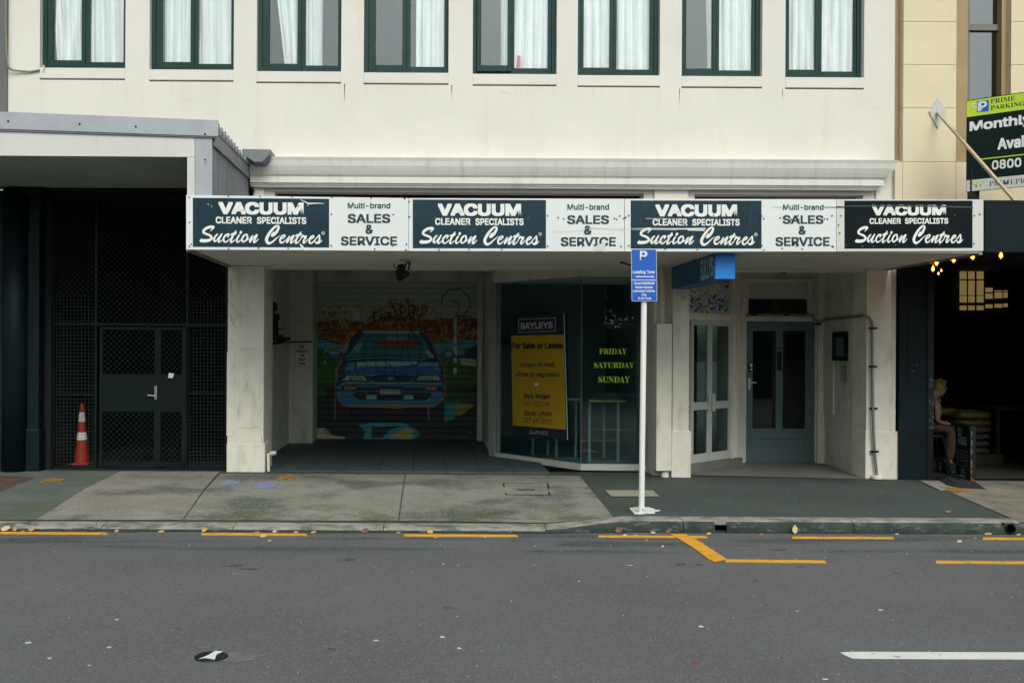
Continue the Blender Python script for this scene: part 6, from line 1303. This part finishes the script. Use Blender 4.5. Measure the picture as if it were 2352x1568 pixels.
# person
hips = Vector((ss.x - .02, YQ, ss.z + .09))
pr = empty('person', (hips.x, YQ, -.03), 'person with short blond hair, brown trousers and dark sleeveless top, sitting bent over a phone', 'person')
def skin(nm, pts, edges, m, root=0, sub=2, loc=None):
    me = bpy.data.meshes.new(nm); o0 = Vector(pts[root][0]); me.from_pydata([tuple(Vector(p) - o0) for p, r in pts], edges, []); me.materials.append(m)
    o = bpy.data.objects.new(nm, me); COL.objects.link(o); attach(o, o0, pr)
    sk = o.modifiers.new('skin', 'SKIN'); sk.use_smooth_shade = True
    me.skin_vertices.new() if not me.skin_vertices else None
    for i, (p, r) in enumerate(pts):
        me.skin_vertices[0].data[i].radius = (r, r) if not isinstance(r, tuple) else r; me.skin_vertices[0].data[i].use_root = (i == root)
    sb_ = o.modifiers.new('sub', 'SUBSURF'); sb_.levels = sub; sb_.render_levels = sub
    return o
def pp(px, py, dy=0.): return P(px, py, YQ + dy)
hd = pp(2157, 893); sh = pp(2134, 925)
body = [(hips, .13), (hips + Vector((.03, 0, .2)), .12), (sh + Vector((0, 0, -.02)), .13), (sh + Vector((.04, 0, .09)), .055), (hd + Vector((-.015, 0, -.03)), .075), (hd + Vector((0, 0, .045)), .085), (hd + Vector((.085, 0, -.035)), .022), (hd + Vector((.055, 0, -.09)), .035)]
ed = [(0, 1), (1, 2), (2, 3), (3, 4), (4, 5), (4, 6), (4, 7)]
def chain_(start, seq):
    k = start
    for p, r in seq: body.append((p, r)); ed.append((k, len(body) - 1)); k = len(body) - 1
    return k
kneeR, kneeL = pp(2182, 983, -.12), pp(2178, 985, .12)
chain_(0, [(hips + Vector((.05, -.10, 0)), .085), (kneeR, .062), (kneeR + Vector((.0, 0, -.25)), .052), (pp(2181, 1062, -.12), .035), (pp(2192, 1068, -.12), .03)])
chain_(0, [(hips + Vector((.05, .10, 0)), .085), (kneeL, .062), (kneeL + Vector((-.02, 0, -.25)), .052), (pp(2174, 1062, .12), .035), (pp(2186, 1068, .12), .03)])
hR = chain_(2, [(sh + Vector((.02, -.17, -.01)), .05), (pp(2152, 966, -.2), .036), (pp(2168, 972, -.16), .028), (pp(2174, 972, -.15), .026)])
for k, (dx, dyy, dz) in enumerate(((.045, -.03, .0), (.055, -.01, -.004), (.055, .012, -.006), (.045, .03, -.008), (.02, .03, .03))):
    chain_(hR, [(body[hR][0] + Vector((dx * .55, dyy * .8, dz)), .0095), (body[hR][0] + Vector((dx, dyy, dz - .012)), .008)])
hL = chain_(2, [(sh + Vector((.02, .17, -.01)), .05), (pp(2156, 960, .17), .034), (pp(2156, 930, .06), .026), (pp(2154, 920, .04), .026)])
for k, (dx, dyy, dz) in enumerate(((.02, -.03, .04), (.025, -.01, .045), (.025, .012, .04), (.02, .03, .035), (.03, -.03, .01))):
    chain_(hL, [(body[hL][0] + Vector((dx * .6, dyy, dz * .6)), .0095), (body[hL][0] + Vector((dx, dyy, dz)), .008)])
skin('body', body, ed, SKIN)
e_ = .012
tr = [(hips + Vector((0, 0, .05)), .145), (hips, .15), (hips + Vector((.05, -.10, 0)), .10), (kneeR, .08), (kneeR + Vector((0, 0, -.25)), .075), (pp(2180, 1058, -.12), .058), (hips + Vector((.05, .10, 0)), .10), (kneeL, .08), (kneeL + Vector((-.02, 0, -.25)), .075), (pp(2174, 1058, .12), .058)]
skin('trousers', tr, [(0, 1), (1, 2), (2, 3), (3, 4), (4, 5), (1, 6), (6, 7), (7, 8), (8, 9)], TROU, 1)
skin('top', [(hips + Vector((.0, 0, .08)), .142), (hips + Vector((.03, 0, .2)), .138), (sh + Vector((0, 0, -.04)), .145), (sh + Vector((.02, 0, .02)), .09), (sh + Vector((.01, -.12, -.02)), .07), (sh + Vector((.01, .12, -.02)), .07)], [(0, 1), (1, 2), (2, 3), (2, 4), (2, 5)], TOP, 1)
mm = M(); rnd = random.Random(5)
for i in range(420):
    th, ph = rnd.uniform(0, 6.28), rnd.uniform(-.25, 1.57); d = Vector((math.cos(th) * math.cos(ph), math.sin(th) * math.cos(ph), math.sin(ph)))
    if d.x > .55 and d.z < .45: continue
    b0 = hd + Vector((-.01, 0, .03)) + Vector((d.x * .095, d.y * .085, d.z * .095)); tip = b0 + d * .018 + Vector((rnd.uniform(.0, .045), rnd.uniform(-.015, .015), rnd.uniform(-.01, .012)))
    s_ = d.orthogonal().normalized() * .010; mm.poly([b0 - s_, b0 + s_, tip]); s2 = d.cross(s_).normalized() * .010; mm.poly([b0 - s2, b0 + s2, tip])
mm.lathe(hd + Vector((-.012, 0, .03)), [(.092, -.04), (.097, .0), (.090, .04), (.06, .075), (.001, .092)], 16); mm.build('hair', HAIR, pr)
mm = M()
for dy_ in (-.034, .034): p = hd + Vector((.072, dy_, .012)); mm.lathe(p, [(.001, -.007), (.008, -.003), (.008, .003), (.001, .007)], 8)
mm.build('eyes', BLACK, pr)
for a, b in ((pp(2181, 1066, -.12), 0), (pp(2174, 1066, .12), 0)):
    mm = M(); c0 = Vector((a.x, a.y, -.035)); mm.prism([c0 + Vector(t) for t in ((-.06, -.04, 0), (.10, -.045, 0), (.18, -.03, 0), (.19, 0, 0), (.18, .03, 0), (.10, .045, 0), (-.06, .04, 0))][::-1], (0, 0, .05))
    mm.prism([c0 + Vector(t) for t in ((-.06, -.035, .05), (.07, -.035, .05), (.07, .035, .05), (-.06, .035, .05))][::-1], (0, 0, .12)); mm.build('shoe', GATEM, pr, bevel=.015)
ph_ = body[hR][0]; M().box(ph_.x - .0, ph_.x + .13, ph_.y - .035, ph_.y + .035, ph_.z - .045, ph_.z - .035).build('phone', BLACK, label='dark phone held low by the seated person', cat='phone')

# ------------------------------------------------------------------ far side of the street (seen only in reflections)
ob = empty('far_side_building', (2, -12, 0), 'grey building across the street mirrored faintly in the shop windows', 'building')
M().box(-30, 5.5, -18, -9.4, -.1, 4.6).build('wall', OPPW, ob); M().box(8.3, 40, -18, -9.4, -.1, 4.6).build('wall', OPPW, ob); M().box(5.5, 8.3, -12, -11.8, -.1, 2.5).build('added_gap_wall', OPPW, ob)  # low wall added to block the bright lower gap in the window reflection
for i in range(12):
    if i in (5,): continue
    for zz_ in (1.0, 2.9): M().box(-24 + i * 5, -21.8 + i * 5, -9.4, -9.36, zz_, zz_ + 1.2).build('window', mat('far_glass', (.03, .04, .05), .1, 0) if 'far_glass' not in bpy.data.materials else bpy.data.materials['far_glass'], ob)
tr_ = empty('street_tree', (6.4, -7.2, 0), 'thin street tree across the road mirrored in the right shop pane', 'tree')
mm = M(); mm.tube([(6.4, -7.2, 0), (6.42, -7.2, 1.6), (6.3, -7.1, 2.6), (6.5, -7.2, 4.4)], .07, 8)
rnd = random.Random(9)
for i in range(14):
    z0_ = 2.2 + i * .15; a = i * 2.4; mm.cyl((6.4, -7.2, z0_), (6.4 + 1.2 * math.cos(a), -7.2 + 1.2 * math.sin(a), z0_ + .9), .03, .01, 5)
mm.build('trunk', WOODD, tr_)
mm = M()
for i in range(14000):
    d = Vector((rnd.gauss(0, 1), rnd.gauss(0, 1), rnd.gauss(0, .9))).normalized() * rnd.uniform(.3, 2.3); c0 = Vector((6.1, -7.2, 3.9)) + d; u = Vector((rnd.uniform(-1, 1), rnd.uniform(-1, 1), rnd.uniform(-1, 1))).normalized() * .06; v = u.orthogonal().normalized() * .04
    mm.quad(c0 - u, c0 - v, c0 + u, c0 + v)
mm.build('crown', mat('tree_leaf', (.05, .075, .03), .7, .3, 4), tr_)
